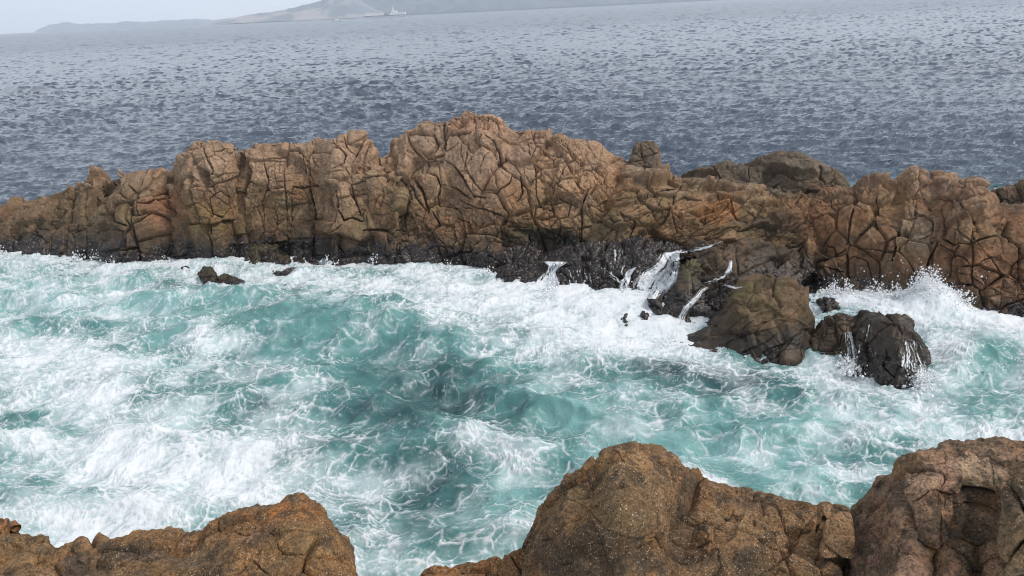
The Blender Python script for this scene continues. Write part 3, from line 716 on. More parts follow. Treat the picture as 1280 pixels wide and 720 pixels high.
def waves(X, Y, ws, dx, chop=.8):
    gx = np.zeros(X.shape, F32); gy = np.zeros(X.shape, F32)
    h = np.zeros(X.shape, F32); ox = np.zeros(X.shape, F32); oy = np.zeros(X.shape, F32)
    for lam, kx, ky, a, ph in ws:
        w = np.clip(lam / (3.0 * dx) - 1, 0, 1)
        if not (w > 0).any(): continue
        p = (X * kx + Y * ky + ph).astype(F32)
        k = math.hypot(kx, ky)
        h += w * a * np.cos(p)
        s = np.sin(p) * a * w
        gx -= kx * s; gy -= ky * s
        s = s * chop
        ox -= kx / k * s; oy -= ky / k * s
    return h, ox, oy, gx, gy


def view_grid(cols, rows):
    """sea-level points seen along columns and rows of the levelled view"""
    xu = (cols - 640) / FOC; yu = -(rows - 360) / FOC
    dy = math.cos(PITCH) + yu * math.sin(PITCH); dz = -math.sin(PITCH) + yu * math.cos(PITCH)
    Y = (-HEIGHT / dz * dy)[:, None] * np.ones(len(cols))
    X = xu[None, :] * (-HEIGHT / dz)[:, None]
    return X, Y


# --- open sea
def cols_for(step, wide):
    return np.concatenate([np.linspace(-640, -40, 80)[:-1], np.arange(-40, 1330, step), np.linspace(1330, 1930, 80)[1:]])


r_h = 360 - FOC * math.tan(PITCH)                       # level row of the horizon
rows = np.concatenate([r_h + FOC * np.array([12 / 8900., 12 / 6000., 12 / 4500.]) * 1.12, np.arange(r_h + 3.4, 284, .75)])
cols = cols_for(.9, 0)
X, Y = view_grid(cols, rows)
dxs = Y / FOC * .9
ws = wave_set(60, .6, 3.0, math.radians(258), .5, .0125, .42, 11) + wave_set(30, .22, .6, math.radians(262), .8, .010, .8, 13) + wave_set(20, 3.0, 14, math.radians(250), .35, .010, .5, 12)
h, ox, oy, gx, gy = waves(X, Y, ws, dxs, .9)
gust = fbm2(X, Y * .35, .02, 3, 5)
h = h * (1 + .55 * gust)
slope_n = np.stack([-gx * .9 * (1 + .55 * gust), -gy * .9 * (1 + .55 * gust), np.ones_like(gx)], -1)
slope_n /= np.linalg.norm(slope_n, axis=-1, keepdims=True)
fade = np.clip(1 - Y / 4500, 0.0, 1)
h *= fade
wash = sstep(60, 44, Y + 6 * fbm2(X, Y, .12, 3, 8)) * sstep(-.1, .5, fbm2(X, Y, .35, 3, 9) + .3)
Psea = np.stack([X + ox * fade, Y + oy * fade, h], -1)
k = N('open_sea_water')
g = k.new('NewGeometry')
b = k.new('BsdfPrincipled', _Roughness=.16, _IOR=1.333)
a = k.new('Attribute', attribute_name='wash')
d = k.new('Attribute', attribute_name='far')
mp = k.new('VectorMath', operation='MULTIPLY'); k.L(g.outputs['Position'], mp.inputs[0]); mp.inputs[1].default_value = (1, 1, .3)
nb_ = k.noise(mp.outputs[0], 2.6, 4, .6)
big = k.noise(mp.outputs[0], .03, 3, .6)
base = k.mix(k.ramp(big, .35, .65), (.055, .073, .104), (.068, .088, .120))
base = k.mix(k.math('MULTIPLY', a.outputs['Fac'], .35), base, (.10, .26, .26))
k.L(base, b.inputs['Base Color'])
bm = k.new('Bump', _Strength=.5, _Distance=.10)
an_ = k.new('Attribute', attribute_name='slope'); k.L(an_.outputs['Vector'], bm.inputs['Normal'])
k.L(nb_, bm.inputs['Height']); k.L(bm.outputs[0], b.inputs['Normal'])
k.L(k.math('ADD', .13, k.math('MULTIPLY', d.outputs['Fac'], .16)), b.inputs['Roughness'])
k.L(b.outputs[0], k.out.inputs[0])
sea = link_mesh('sea', Psea, grid_faces(len(rows), len(cols))[:, ::-1], k.m, {'wash': wash, 'far': np.clip(Y / 600, 0, 1), 'slope': slope_n})
tag(sea, 'grey-blue open sea with small wind waves beyond the ridge', 'sea', kind='structure')

# --- surging water of the gully
def field(px, py, base, blobs):
    v = np.full(px.shape, base, F32)
    for (cx, cy, rx, ry, ang, val, s) in blobs:
        c, sn = math.cos(math.radians(ang)), math.sin(math.radians(ang))
        dx, dy = px - cx, py - cy
        u, w = (dx * c + dy * sn) / rx, (-dx * sn + dy * c) / ry
        v += (val - v) * s * np.exp(-(u * u + w * w) ** 1.2)
    return v


FOAM = [(320, 330, 420, 9, 1, .85, .9), (300, 348, 320, 18, 1, .58, .7), (560, 368, 150, 28, 4, .78, .8), (740, 385, 130, 42, 8, 1.0, .95), (770, 430, 80, 22, 5, .95, .9), (640, 410, 110, 14, 8, .75, .6),
        (100, 370, 140, 26, 0, .52, .7), (100, 470, 110, 36, 10, .85, .8), (40, 440, 60, 20, 5, .85, .6), (250, 430, 36, 16, 0, .85, .8), (160, 560, 200, 54, 12, .80, .85), (250, 600, 110, 50, -10, .9, .7),
        (120, 660, 130, 40, 0, .88, .8), (380, 590, 70, 40, -20, .72, .7), (440, 660, 70, 60, 0, .58, .8), (500, 590, 60, 16, -40, .72, .7), (600, 560, 110, 14, 18, .66, .7), (640, 590, 90, 14, -30, .6, .6),
        (545, 478, 150, 48, 8, .06, .98), (360, 405, 100, 24, 4, .10, .92), (650, 505, 60, 34, 20, .14, .8), (475, 508, 66, 22, 0, .10, .9), (470, 560, 70, 22, -8, .30, .7), (535, 620, 60, 32, -10, .16, .85), (450, 565, 70, 20, -10, .2, .6), (560, 660, 50, 26, 0, .25, .7),
        (410, 620, 40, 14, 0, .34, .5), (330, 470, 80, 18, 4, .45, .6), (300, 500, 50, 14, 0, .45, .5),
        (505, 555, 56, 50, 20, .14, .85), (545, 640, 66, 46, 0, .14, .85), (600, 610, 60, 40, 0, .22, .6), (760, 530, 170, 46, 10, .20, .8), (1000, 540, 200, 34, 0, .26, .7), (990, 600, 140, 34, 0, .22, .75), (430, 470, 60, 30, 0, .3, .6),
        (720, 520, 90, 30, 20, .24, .8), (800, 560, 90, 30, 14, .22, .8), (900, 480, 110, 20, 2, .30, .8), (1010, 495, 60, 14, 0, .28, .7), (860, 590, 60, 14, 0, .20, .7), (920, 604, 30, 8, 0, .2, .6), (1000, 620, 40, 14, 0, .3, .6),
        (600, 680, 60, 24, 20, .35, .6), (620, 705, 40, 9, 0, .95, .9), (890, 606, 34, 7, 12, .98, .95), (960, 560, 110, 14, 10, .60, .7), (1080, 590, 60, 14, -6, .68, .7), (1090, 610, 30, 20, 20, .6, .6),
        (1150, 385, 130, 24, 8, 1.0, .98), (1240, 405, 80, 14, 4, .98, .9), (1185, 425, 40, 40, 0, .82, .8), (1060, 470, 40, 14, 20, .85, .8), (1000, 468, 60, 10, 3, .66, .7), (1165, 480, 40, 16, -20, .85, .8), (1100, 500, 70, 12, 12, .68, .7),
        (1230, 470, 44, 26, -35, .22, .85), (1262, 520, 40, 16, 0, .35, .6), (1150, 545, 130, 16, 3, .58, .6), (1230, 545, 60, 10, 0, .66, .6), (1040, 545, 70, 10, 0, .30, .6),
        (40, 400, 60, 16, 0, .26, .7), (190, 383, 50, 10, 0, .24, .7), (30, 520, 50, 16, -6, .18, .85), (85, 533, 22, 10, 0, .2, .8), (220, 510, 50, 12, 0, .42, .6), (95, 640, 30, 12, 0, .45, .6), (30, 625, 50, 14, -25, .4, .6),
        (240, 352, 50, 7, 2, .30, .7), (150, 610, 50, 22, 0, .58, .4), (830, 460, 70, 8, 3, .25, .8), (830, 422, 26, 12, 20, 1.0, .95)]
TONE = [(510, 560, 60, 50, 20, .15, .85), (545, 640, 66, 46, 0, .14, .8), (540, 475, 120, 42, 8, .10, .95), (650, 510, 50, 30, 20, .25, .8), (470, 510, 60, 22, 0, .12, .9), (460, 560, 80, 24, 0, .2, .8), (540, 615, 60, 26, -10, .08, .9), (330, 405, 90, 24, 2, .62, .8), (480, 410, 100, 20, 8, .60, .6),
        (300, 500, 80, 26, 0, .30, .7), (900, 475, 120, 20, 2, .15, .9), (1010, 497, 70, 14, 0, .05, .9), (740, 520, 90, 34, 20, .78, .9), (850, 560, 120, 36, 8, .88, .9), (1060, 530, 140, 26, 3, .9, .8), (980, 600, 100, 26, 0, .95, .9),
        (130, 370, 170, 30, 0, .85, .8), (240, 355, 60, 8, 0, .15, .8), (1230, 480, 60, 40, 0, .72, .8), (640, 660, 80, 40, 0, .72, .8), (430, 640, 60, 50, 0, .38, .7), (120, 560, 150, 60, 0, .5, .6), (830, 460, 80, 9, 3, .02, .9), (820, 520, 60, 14, 10, .35, .5)]

cols = cols_for(.8, 0)
rows = np.arange(283, 905, .8)
X, Y = view_grid(cols, rows)
P0 = np.stack([X, Y, np.zeros_like(X)], -1)
px, py = to_px(P0)
wx = px + 16 * fbm2(X, Y, .16, 3, 61); wy = py + 7 * fbm2(X, Y, .16, 3, 62)
foam = field(wx, wy, .36, FOAM)
tone = field(wx, wy, .55, TONE)
# drifting warp: foam streets stretch and curl
w1x = fbm2(X, Y, .30, 2, 21); w1y = fbm2(X, Y, .30, 2, 22)
w2x = fbm2(X, Y, 1.3, 3, 23); w2y = fbm2(X, Y, 1.3, 3, 24)
U = X + 1.1 * w1x + .28 * w2x; V = Y * 1.15 + 1.1 * w1y + .28 * w2y


def ridge(u, v, s, seed, p=1.0):
    return np.clip(1 - np.abs(noise2(u, v, s, seed)) * 2.1, 0, 1) ** p


def vor2(u, v, s, seed):
    q = np.stack([u * s, v * s, np.zeros_like(u)], -1)
    q = q[..., :2].astype(F32)
    i = np.floor(q).astype(np.int32); f = q - i
    d1 = np.full(u.shape, 9e9, F32); d2 = d1.copy()
    for dx in (-1, 0, 1):
        for dy in (-1, 0, 1):
            r = RND[PERM[PERM[(i[..., 0] + dx + seed * 7) & 255] + ((i[..., 1] + dy) & 255)]]
            d = np.hypot(dx + r[..., 0] - f[..., 0], dy + r[..., 1] - f[..., 1])
            d2 = np.where(d < d1, d1, np.minimum(d2, d)); d1 = np.minimum(d, d1)
    return d2 - d1


U = X + .38 * w1x; V = Y * 1.2 + .38 * w1y
w3x = noise2(X, Y, 2.2, 25); w3y = noise2(X, Y, 2.2, 26); w4x = noise2(X, Y, 6.0, 27); w4y = noise2(X, Y, 6.0, 28)
Ua, Va = U + .09 * w3x + .03 * w4x, V + .09 * w3y + .03 * w4y
Fd = np.clip(.45 + (foam - .5) * 1.12 + .20 * fbm2(X, Y, .45, 4, 37), 0, 1.15)
clump = fbm2(U, V, .8, 5, 35, .55)
grain = fbm2(Ua, Va * 1.2, 5.0, 4, 36, .65)
brk = noise2(U, V, 2.6, 39); brk2 = noise2(U, V, 6.5, 34)
gate = sstep(-.30, .30, fbm2(U, V, .9, 3, 38) + .7 * (Fd - .35))
gate2 = sstep(-.30, .30, fbm2(U, V, 1.1, 3, 48) + .7 * (Fd - .45))
wd = .5 + .5 * brk + .45 * Fd                                   # how broad the strands run
e1, e2, e3 = vor2(Ua, Va, .85, 1), vor2(Ua, Va, 1.9, 2), vor2(Ua, Va, 4.0, 3)
net1 = np.exp(-(e1 / (.058 * wd + .016)) ** 2) * sstep(-.45, .25, brk + .8 * gate - .2)
net2 = np.exp(-(e2 / (.085 * wd + .026)) ** 2) * gate * sstep(-.5, .3, brk2 + .3)
net3 = np.exp(-(e3 / (.13 * wd + .03)) ** 2) * gate2 * sstep(.2, .6, Fd)
rd2 = ridge(Ua, Va, 1.3, 32, 5.0) * gate2
lines = np.maximum.reduce([net1, .92 * net2, .75 * net3, .8 * rd2])
lines = np.clip(lines * (1.0 + .7 * grain) * (.45 + .55 * sstep(.05, .45, Fd)) * sstep(-.08, .14, Fd) * 1.15, 0, 1)
fines = np.exp(-(vor2(Ua + .03 * w4y, Va * 1.5, 3.0, 5) / .05) ** 1.3) * sstep(-.05, .4, noise2(U, V, 1.1, 71)) * sstep(-.3, .3, noise2(U, V, 5.0, 72))
lines = np.maximum(lines, .75 * fines * sstep(-.1, .1, Fd))
speck_ = sstep(.42, .62, grain) * sstep(.1, .5, Fd) * .6
thick = sstep(1.0 - 1.08 * Fd, 1.42 - 1.08 * Fd, .42 + .36 * clump + .26 * grain + .10 * np.maximum(net2, net1))
solid = np.clip(1 - (1 - .90 * thick) * (1 - .84 * lines) * (1 - speck_), 0, 1)
soft = fbm2(X + .5 * w1x, Y * 1.3 + .5 * w1y, .55, 3, 44)
veil = np.clip(sstep(.05, .76, Fd + .34 * soft + .14 * clump + .08 * grain), 0, 1)
tone = np.clip(tone + .25 * fbm2(U, V, .5, 3, 41), 0, 1)
deep = np.array((.014, .056, .062)); mid = np.array((.074, .200, .192)); light = np.array((.20, .39, .375))
tc = np.where(tone[..., None] < .5, deep + (mid - deep) * (tone * 2)[..., None], mid + (light - mid) * (tone * 2 - 1)[..., None])
vcol = np.array((.60, .67, .69))
tc = tc + (vcol - tc) * (veil * .90 * (.45 + .55 * tone))[..., None]
white = np.array((.71, .73, .75))
cc = tc + (white - tc) * solid[..., None]
ws = wave_set(26, .35, 1.6, math.radians(265), .9, .011, 1.0, 21) + wave_set(16, 1.6, 6, math.radians(262), .6, .016, .9, 22)
h, ox, oy, gx, gy = waves(X, Y, ws, Y / FOC * .8, .8)
calm = 1 - .45 * sstep(.4, .9, foam)
h = h * calm
swell = field(px, py, 0.0, [(430, 395, 190, 22, 4, .55, 1), (540, 470, 150, 34, 8, -.45, 1), (600, 545, 160, 16, 14, .30, 1), (780, 535, 160, 14, 18, .22, 1), (150, 480, 150, 20, 10, .25, 1), (1215, 440, 60, 22, -35, .35, 1),
        (1120, 380, 90, 12, 8, .35, 1), (1164, 384, 34, 13, 8, .95, 1), (480, 505, 40, 8, 0, .25, 1), (770, 385, 90, 30, 5, .22, 1), (250, 428, 36, 10, 0, .2, 1)])
rough = .06 * fbm2(U, V, 1.1, 4, 51, .5) + .02 * np.abs(fbm2(U, V * 1.2, 3.0, 3, 52))
h = h + swell + rough * (1.1 - .4 * Fd) + .03 * solid + thick * (.07 * clump + .010 * grain)
Pb = np.stack([X + ox * calm * .7, Y + oy * calm * .7, h], -1)
k = N('surging_water')
a = k.new('Attribute', attribute_name='col')
b = k.new('BsdfPrincipled', _IOR=1.333)
g = k.new('NewGeometry')
k.L(a.outputs['Color'], b.inputs['Base Color'])
fo = a.outputs['Alpha']
k.L(k.math('ADD', .13, k.math('MULTIPLY', fo, .65)), b.inputs['Roughness'])
k.L(k.math('SUBTRACT', .5, k.math('MULTIPLY', fo, .4)), b.inputs['Specular IOR Level'])
n1 = k.noise(g.outputs['Position'], 5.5, 5, .62, .4)
bm = k.new('Bump', _Strength=.6, _Distance=.05)
k.L(n1, bm.inputs['Height']); k.L(bm.outputs[0], b.inputs['Normal'])
k.L(b.outputs[0], k.out.inputs[0])
bay = link_mesh('surging_water', Pb, grid_faces(len(rows), len(cols))[:, ::-1], k.m, {'col': np.concatenate([cc, solid[..., None]], -1)})
tag(bay, 'turquoise churning water laced with white foam between the ridge and the near boulders', 'water', kind='structure')

# ------------------------------------------------------------------ cascades
bpy.context.view_layer.update()
CAMP = Vector((0, 0, HEIGHT))


def on_rock(px, py, lift, objs):
    a, b = slopes(px, py)
    d = Vector((float(a), 1.0, float(b))); d.normalize()
    best = None
    for o in objs:
        ok, loc, nor, idx = o.ray_cast(CAMP, d)
        if ok:
            l = (loc - CAMP).length
            if best is None or l < best: best = l
    if best is None: best = -HEIGHT / d.z if d.z < -1e-3 else 40
    return CAMP + d * (best - lift)


kf = N('falling_water')
bf = kf.new('BsdfPrincipled', _Roughness=.5, _IOR=1.333)
gf = kf.new('NewGeometry')
nf = kf.noise(gf.outputs['Position'], 9, 4, .6)
kf.L(kf.mix(kf.ramp(nf, .3, .7), (.66, .68, .70), (.82, .83, .84)), bf.inputs['Base Color'])
tr = kf.new('BsdfTransparent'); mxs = kf.new('MixShader'); aa = kf.new('Attribute', attribute_name='froth')
kf.L(aa.outputs['Fac'], mxs.inputs[0]); kf.L(tr.outputs[0], mxs.inputs[1]); kf.L(bf.outputs[0], mxs.inputs[2])
kf.L(mxs.outputs[0], kf.out.inputs[0])
M_FALL = kf.m
RIDGE_ROCKS = [o for o in ROCKS if o.get('category') == 'rock' or 'olive' in o['label'] or 'round black' in o['label'] or 'small dark' in o['label']]
FALLS = []


def waterfall(label, left, right, seed, dens=.5, lift=.10, fine=1.0):
    """a sheet of falling water that hangs on the rock between two traced edges, torn into streaks"""
    L = np.array(left, float); Rr = np.array(right, float)
    def res(a, n):
        s = np.r_[0, np.cumsum(np.hypot(*np.diff(a, axis=0).T))]
        u = np.linspace(0, s[-1], n)
        return np.stack([np.interp(u, s, a[:, 0]), np.interp(u, s, a[:, 1])], -1)
    ln = max(np.hypot(*np.diff(L, axis=0).T).sum(), np.hypot(*np.diff(Rr, axis=0).T).sum())
    wd = np.hypot(*(res(L, 9) - res(Rr, 9)).T).max()
    m = max(10, int(ln / .6)); n = max(6, int(wd / .4))
    A, Bq = res(L, m), res(Rr, m)
    s = np.linspace(0, 1, n)
    G = A[:, None, :] * (1 - s)[None, :, None] + Bq[:, None, :] * s[None, :, None]
    dist = np.zeros((m, n))
    for i in range(m):
        for j in range(n):
            p = on_rock(G[i, j, 0], G[i, j, 1], 0, RIDGE_ROCKS)
            dist[i, j] = p.y
    for _ in range(4):                                    # the sheet bridges hollows
        q = np.pad(dist, 1, mode='edge')
        dist = np.minimum(dist, (q[:-2, 1:-1] + q[2:, 1:-1] + q[1:-1, :-2] + q[1:-1, 2:]) / 4)
    ii, jj = np.meshgrid(np.linspace(0, ln / 10, m), s * wd / 10, indexing='ij')
    wob = .25 * noise2(jj, ii, .8, seed)
    st = .75 * noise2((jj + wob) * fine, ii * .16, 1.6, seed) + .6 * noise2((jj + wob) * fine, ii * .14, 3.6, seed + 1) + .45 * noise2(jj * fine, ii * .3, 7.5, seed + 2) + .2 * noise2(jj, ii, 6.0, seed + 3)
    dist = dist - lift - .05 * st
    P = at(G[..., 0], G[..., 1], dist)
    fq = grid_faces(m, n)
    edge = np.minimum(s, 1 - s)[None, :] * np.ones((m, 1))
    ends = np.minimum(np.linspace(0, 1, m) * ln / 2.5, 1)[:, None]
    al = sstep(.55 - 1.25 * dens, 1.15 - 1.25 * dens, st + .55 * sstep(0, .35, edge) - .35) * sstep(0, .14, edge) * ends
    fq = grid_faces(m, n)
    kk = (al.ravel()[fq].max(1) > .04)
    o = link_mesh('waterfall', P, fq[kk], M_FALL, {'froth': np.clip(al, 0, .96)})
    tag(o, label, 'waterfall', 'cascades of white water on the dark rocks')
    FALLS.append(o)
    return o


def ribbon(label, pts, ws_, seed, **kw):
    p = np.array(pts, float); w = np.array(ws_, float)
    t = np.gradient(p, axis=0); t /= np.linalg.norm(t, axis=1, keepdims=True)
    nrm = np.stack([t[:, 1], -t[:, 0]], -1)
    return waterfall(label, (p - nrm * w[:, None] / 2).tolist(), (p + nrm * w[:, None] / 2).tolist(), seed, **kw)


waterfall('white water fanning out from a small lip at the left end of the black ledge',
    [(672,326),(683,332),(681,340),(670,349),(660,358)], [(714,327),(700,335),(696,340),(701,350),(703,363)], 1, .85)
waterfall('thin veil of trickles down the black ledge, right of the small fan', [(699,338),(699,350),(699,363)], [(746,334),(748,350),(748,364)], 2, .22, fine=1.1)
waterfall('fine trickles at the back of the black ledge above the slanting trickle', [(752,312),(752,325),(753,342)], [(790,310),(789,325),(786,344)], 12, .20, fine=1.2)
ribbon('slanting white trickle that crosses the black ledge before the narrow spout', [(752,335),(760,341),(768,347),(776,353)], [4, 4.5, 5, 6], 3, dens=0.6)
waterfall('narrow white spout dropping from the black ledge left of the wide cascade', [(778,340),(775,350),(769,366)], [(801,331),(790,344),(788,367)], 4, .68)
waterfall('wide white cascade, the largest, pouring off the ledge into the foam',
    [(826,315),(817,329),(799,339),(790,352),(788,372)], [(853,314),(851,335),(847,352),(839,362),(826,374)], 5, .84)
ribbon('white stream running along the rock into the top of the wide cascade', [(903,302),(893,305),(882,308),(868,311),(852,315),(834,318)], [3, 4, 7, 8, 9, 8], 6, dens=0.66)
ribbon('broken white water in the pools above the narrow chute', [(914,325),(911,338),(904,346),(893,351),(878,356)], [11, 10, 9, 7, 5], 7, dens=0.40)
ribbon('short white run across the wet rock right of the pools', [(934,358),(920,360),(905,357),(892,353)], [3, 4, 4, 4], 13, dens=0.42)
ribbon('narrow white chute running down between the mussel rock and the smooth boulder', [(886,359),(877,363),(872,371),(861,382),(853,393),(849,407),(843,424),(834,434)], [6, 6, 7, 10, 11, 13, 22, 34], 8, dens=0.74)
waterfall('white water fanning over the foot of the mussel rock', [(816,404),(812,414),(808,428)], [(846,402),(846,416),(842,434)], 14, .42)
waterfall('white runnel down the left side of the round black boulder', [(1054,414),(1055,440),(1048,465)], [(1067,414),(1074,445),(1084,470)], 9, .40, fine=1.2)
waterfall('thin white strand down the face of the round black boulder', [(1078,406),(1072,430),(1068,458)], [(1090,404),(1086,430),(1082,468)], 15, .14, fine=1.2)
waterfall('torn white veil down the right side of the round black boulder', [(1124,424),(1122,455),(1118,487)], [(1150,426),(1166,455),(1172,476)], 10, .36, fine=.9)

# ------------------------------------------------------------------ spray
ico = []
def _ico():
    import bmesh
    bm = bmesh.new(); bmesh.ops.create_icosphere(bm, subdivisions=1, radius=1)
    bm.verts.ensure_lookup_table()
    v = np.array([x.co[:] for x in bm.verts]); f = np.array([[q.index for q in x.verts] for x in bm.faces])
    bm.free()
    return v, f
IV, IF = _ico()
M_SPRAY = plain('spray_white', (.80, .81, .82), .6)


def spray(name, label, centres, radii):
    n = len(centres)
    V = centres[:, None, :] + IV[None] * radii[:, None, None] * np.array([1, 1, 1.2])
    Fq = IF[None] + (np.arange(n) * len(IV))[:, None, None]
    o = link_mesh(name, V.reshape(-1, 3), Fq.reshape(-1, 3), M_SPRAY)
    tag(o, label, 'spray', kind='stuff')
    return o


def burst(pts, seed):
    """drops thrown up from a line of breaking water: x px, y px of the foot, height in m, spread, count"""
    r = np.random.RandomState(seed)
    C, R = [], []
    for (x, y, hgt, sp, n) in pts:
        p = at(np.array(x), np.array(y), -HEIGHT / slopes(x, y)[1])
        hh = hgt * (r.rand(n) ** 1.9)
        wd = sp * (.35 + .65 * (1 - hh / hgt))
        lean = r.normal() * .15
        c = np.stack([p[0] + r.normal(size=n) * wd + lean * hh, p[1] + r.normal(size=n) * .28, hh + .02], -1)
        C.append(c); R.append((.008 + .050 * r.rand(n) ** 4) * (1.25 - .6 * hh / hgt))
    return np.concatenate(C), np.concatenate(R)


bl = []
r = np.random.RandomState(4)
for i in range(34):
    x = r.uniform(1100, 1205)
    bl.append((x, 386 + (x - 1150) * .07 + r.uniform(-3, 3), r.uniform(.35, 1.0) * (1.55 * math.exp(-((x - 1160) / 36) ** 2) + .4), r.uniform(.10, .3), 420))
for i in range(14):
    x = r.uniform(1030, 1110)
    bl.append((x, 374 + (x - 1060) * .1, r.uniform(.35, .9), r.uniform(.12, .3), 110))
for i in range(12):
    x = r.uniform(1060, 1240)
    bl.append((x, 384, r.uniform(1.2, 2.2), .6, 45))
c, rr_ = burst(bl, 5)
spray('sea_spray', 'burst of white spray thrown up where the wave breaks on the reddish crag', c, rr_)
bl = [(r.uniform(1125, 1172), r.uniform(476, 488), r.uniform(.2, .6), .15, 90) for i in range(12)] + [(r.uniform(1052, 1078), r.uniform(456, 468), r.uniform(.2, .5), .1, 90) for i in range(6)]
c, rr_ = burst(bl, 6)
spray('sea_spray', 'fine spray around the foot of the round black boulder', c, rr_)
bl = [(r.uniform(-20, 8), 322, r.uniform(.4, .9), .2, 160) for i in range(6)]
c, rr_ = burst(bl, 7)
spray('sea_spray', 'small plume of spray at the left end of the ridge', c, rr_)
bl = [(x, y, h_, .3, 110) for (x, y, h_) in ((122, 323, .5), (95, 324, .4), (270, 332, .4), (410, 331, .45), (470, 328, .5), (560, 336, .3), (610, 342, .3), (690, 361, .35), (780, 366, .5), (810, 370, .6), (835, 433, .4), (145, 329, .4), (205, 327, .3))]
c, rr_ = burst(bl, 8)
spray('sea_spray', 'low splashes strung along the waterline of the ridge', c, rr_)

# drifting mist over the burst
k = N('spray_mist')
tc_ = k.new('TexCoord'); ob = tc_.outputs['Object']
ln_ = k.new('VectorMath', operation='LENGTH'); k.L(ob, ln_.inputs[0])
mn = k.new('TexNoise', _Scale=2.6, _Detail=5, _Roughness=.62, _Distortion=.5); k.L(ob, mn.inputs['Vector'])
fall = k.math('SUBTRACT', 1.0, ln_.outputs['Value'])
dn = k.math('ADD', k.math('MULTIPLY', fall, .9), k.math('MULTIPLY', k.math('SUBTRACT', mn.outputs[0], .56), 2.4))
dn = k.math('MULTIPLY', k.ramp(dn, .12, .9), 9.0)
dn = k.math('MULTIPLY', dn, k.ramp(fall, .0, .18))
pv = k.new('VolumePrincipled'); pv.inputs['Color'].default_value = (.97, .98, 1, 1); k.L(dn, pv.inputs['Density'])
k.L(pv.outputs[0], k.out.inputs['Volume'])
for i_, (x_, y_, sx_, sy_, sz_, lb_) in enumerate(((1162, 388, 1.45, .6, 1.75, 'white mist hanging over the tallest splash at the reddish crag'), (1092, 379, 1.5, .5, .75, 'low white mist left of the tallest splash'), (1150, 476, .55, .4, .6, 'puff of mist at the right foot of the round black boulder'))):
    p_ = at(np.array(float(x_)), np.array(float(y_)), -HEIGHT / slopes(x_, y_)[1])
    o = link_mesh('spray_mist', IV * np.array([1., 1, 1]), IF, k.m)
    o.location = (p_[0], p_[1], .1); o.scale = (sx_, sy_, sz_)
    tag(o, lb_, 'spray', kind='stuff')

# ------------------------------------------------------------------ far shore
def hill(name, label, top, foot, Yd, depth, col_a, col_b, seed, rough):
    xs = np.linspace(top[0][0], top[-1][0], 260)
    T = curve(top, xs, 2.5); T = T + rough * fbm2(xs, xs * 0, .06, 4, seed)
    Bq = curve(foot, xs)
    T = np.minimum(T, Bq - .2)
    t = np.linspace(0, 1, 40)[:, None]
    PY = Bq + 1.5 + (T - Bq - 1.5) * np.sin(t * math.pi / 2) ** .9
    Yv = Yd + depth * t ** 1.3 + 0 * xs
    Fp = at(np.broadcast_to(xs, PY.shape), PY, Yv)
    bk = np.repeat(Fp[-1:], 12, 0).copy(); u = np.linspace(0, 1, 13)[1:, None]
    bk[..., 1] += depth * u; bk[..., 2] *= (1 - u) ** .7
    P = np.concatenate([Fp, bk], 0)
    P[..., 1] += depth * .12 * fbm3(P, 1 / 300., 3, seed)
    P[..., 2] = np.maximum(P[..., 2], -.8)
    k = N(name + '_land')
    g = k.new('NewGeometry'); b = k.new('BsdfPrincipled', _Roughness=.95)
    n = k.noise(g.outputs['Position'], 1 / 160., 4, .55)
    k.L(k.mix(k.ramp(n, .42, .58), col_a, col_b), b.inputs['Base Color']); k.L(b.outputs[0], k.out.inputs[0])
    o = link_mesh(name, P, grid_faces(*P.shape[:2]), k.m)
    tag(o, label, 'hill', kind='structure')


hill('hills', 'far blue-grey hillside behind the pale ship', [(420,6),(440,-10),(470,-22),(560,-34),(680,-30),(780,-26),(870,-14),(960,-8),(1060,-6)],
     [(420,20),(640,10),(800,2),(1060,-9)], 6200, 600, (.045, .075, .085), (.09, .11, .10), 3, 4)
hill('hills', 'nearer pale headland with sandy fields, sloping down to the left', [(262,28),(285,23),(315,18),(345,14),(370,10),(395,3),(412,-6),(440,-9),(450,0),(462,8),(480,15)],
     [(262,29),(330,26),(400,23),(480,19)], 4600, 350, (.15, .18, .20), (.40, .36, .35), 5, 1.5)
hill('hills', 'faint low land in the mist at the far left', [(45,38),(62,31),(80,28),(100,30),(120,29),(140,29),(160,26.5),(180,28),(215,25),(250,24),(290,24)],
     [(45,39.5),(160,33.5),(290,27.5)], 7400, 400, (.20, .24, .26), (.26, .30, .32), 8, 1.2)

# ------------------------------------------------------------------ far vessels
import bmesh
M_WHITE = plain('white_paint', (.80, .80, .79), .5)
M_HULL = plain('dark_hull_paint', (.10, .09, .09), .5)
M_ORANGE = plain('buff_paint', (.50, .30, .16), .6)


def solid_part(name, mat, parent, boxes, taper=None):
    bm = bmesh.new()
    for (x0, x1, y0, y1, z0, z1, tp) in boxes:
        r_ = bmesh.ops.create_cube(bm, size=1)
        for v in r_['verts']:
            top = v.co.z > 0
            v.co.x = (x0 + x1) / 2 + (v.co.x) * (x1 - x0) * (tp if top else 1)
            v.co.y = (y0 + y1) / 2 + v.co.y * (y1 - y0) * (tp if top else 1)
            v.co.z = z1 if top else z0
    bmesh.ops.bevel(bm, geom=bm.edges[:], offset=.35, segments=1, affect='EDGES')
    me = bpy.data.meshes.new(name); bm.to_mesh(me); bm.free(); me.materials.append(mat)
    o = bpy.data.objects.new(name, me); COL.objects.link(o); o.parent = parent
    return o


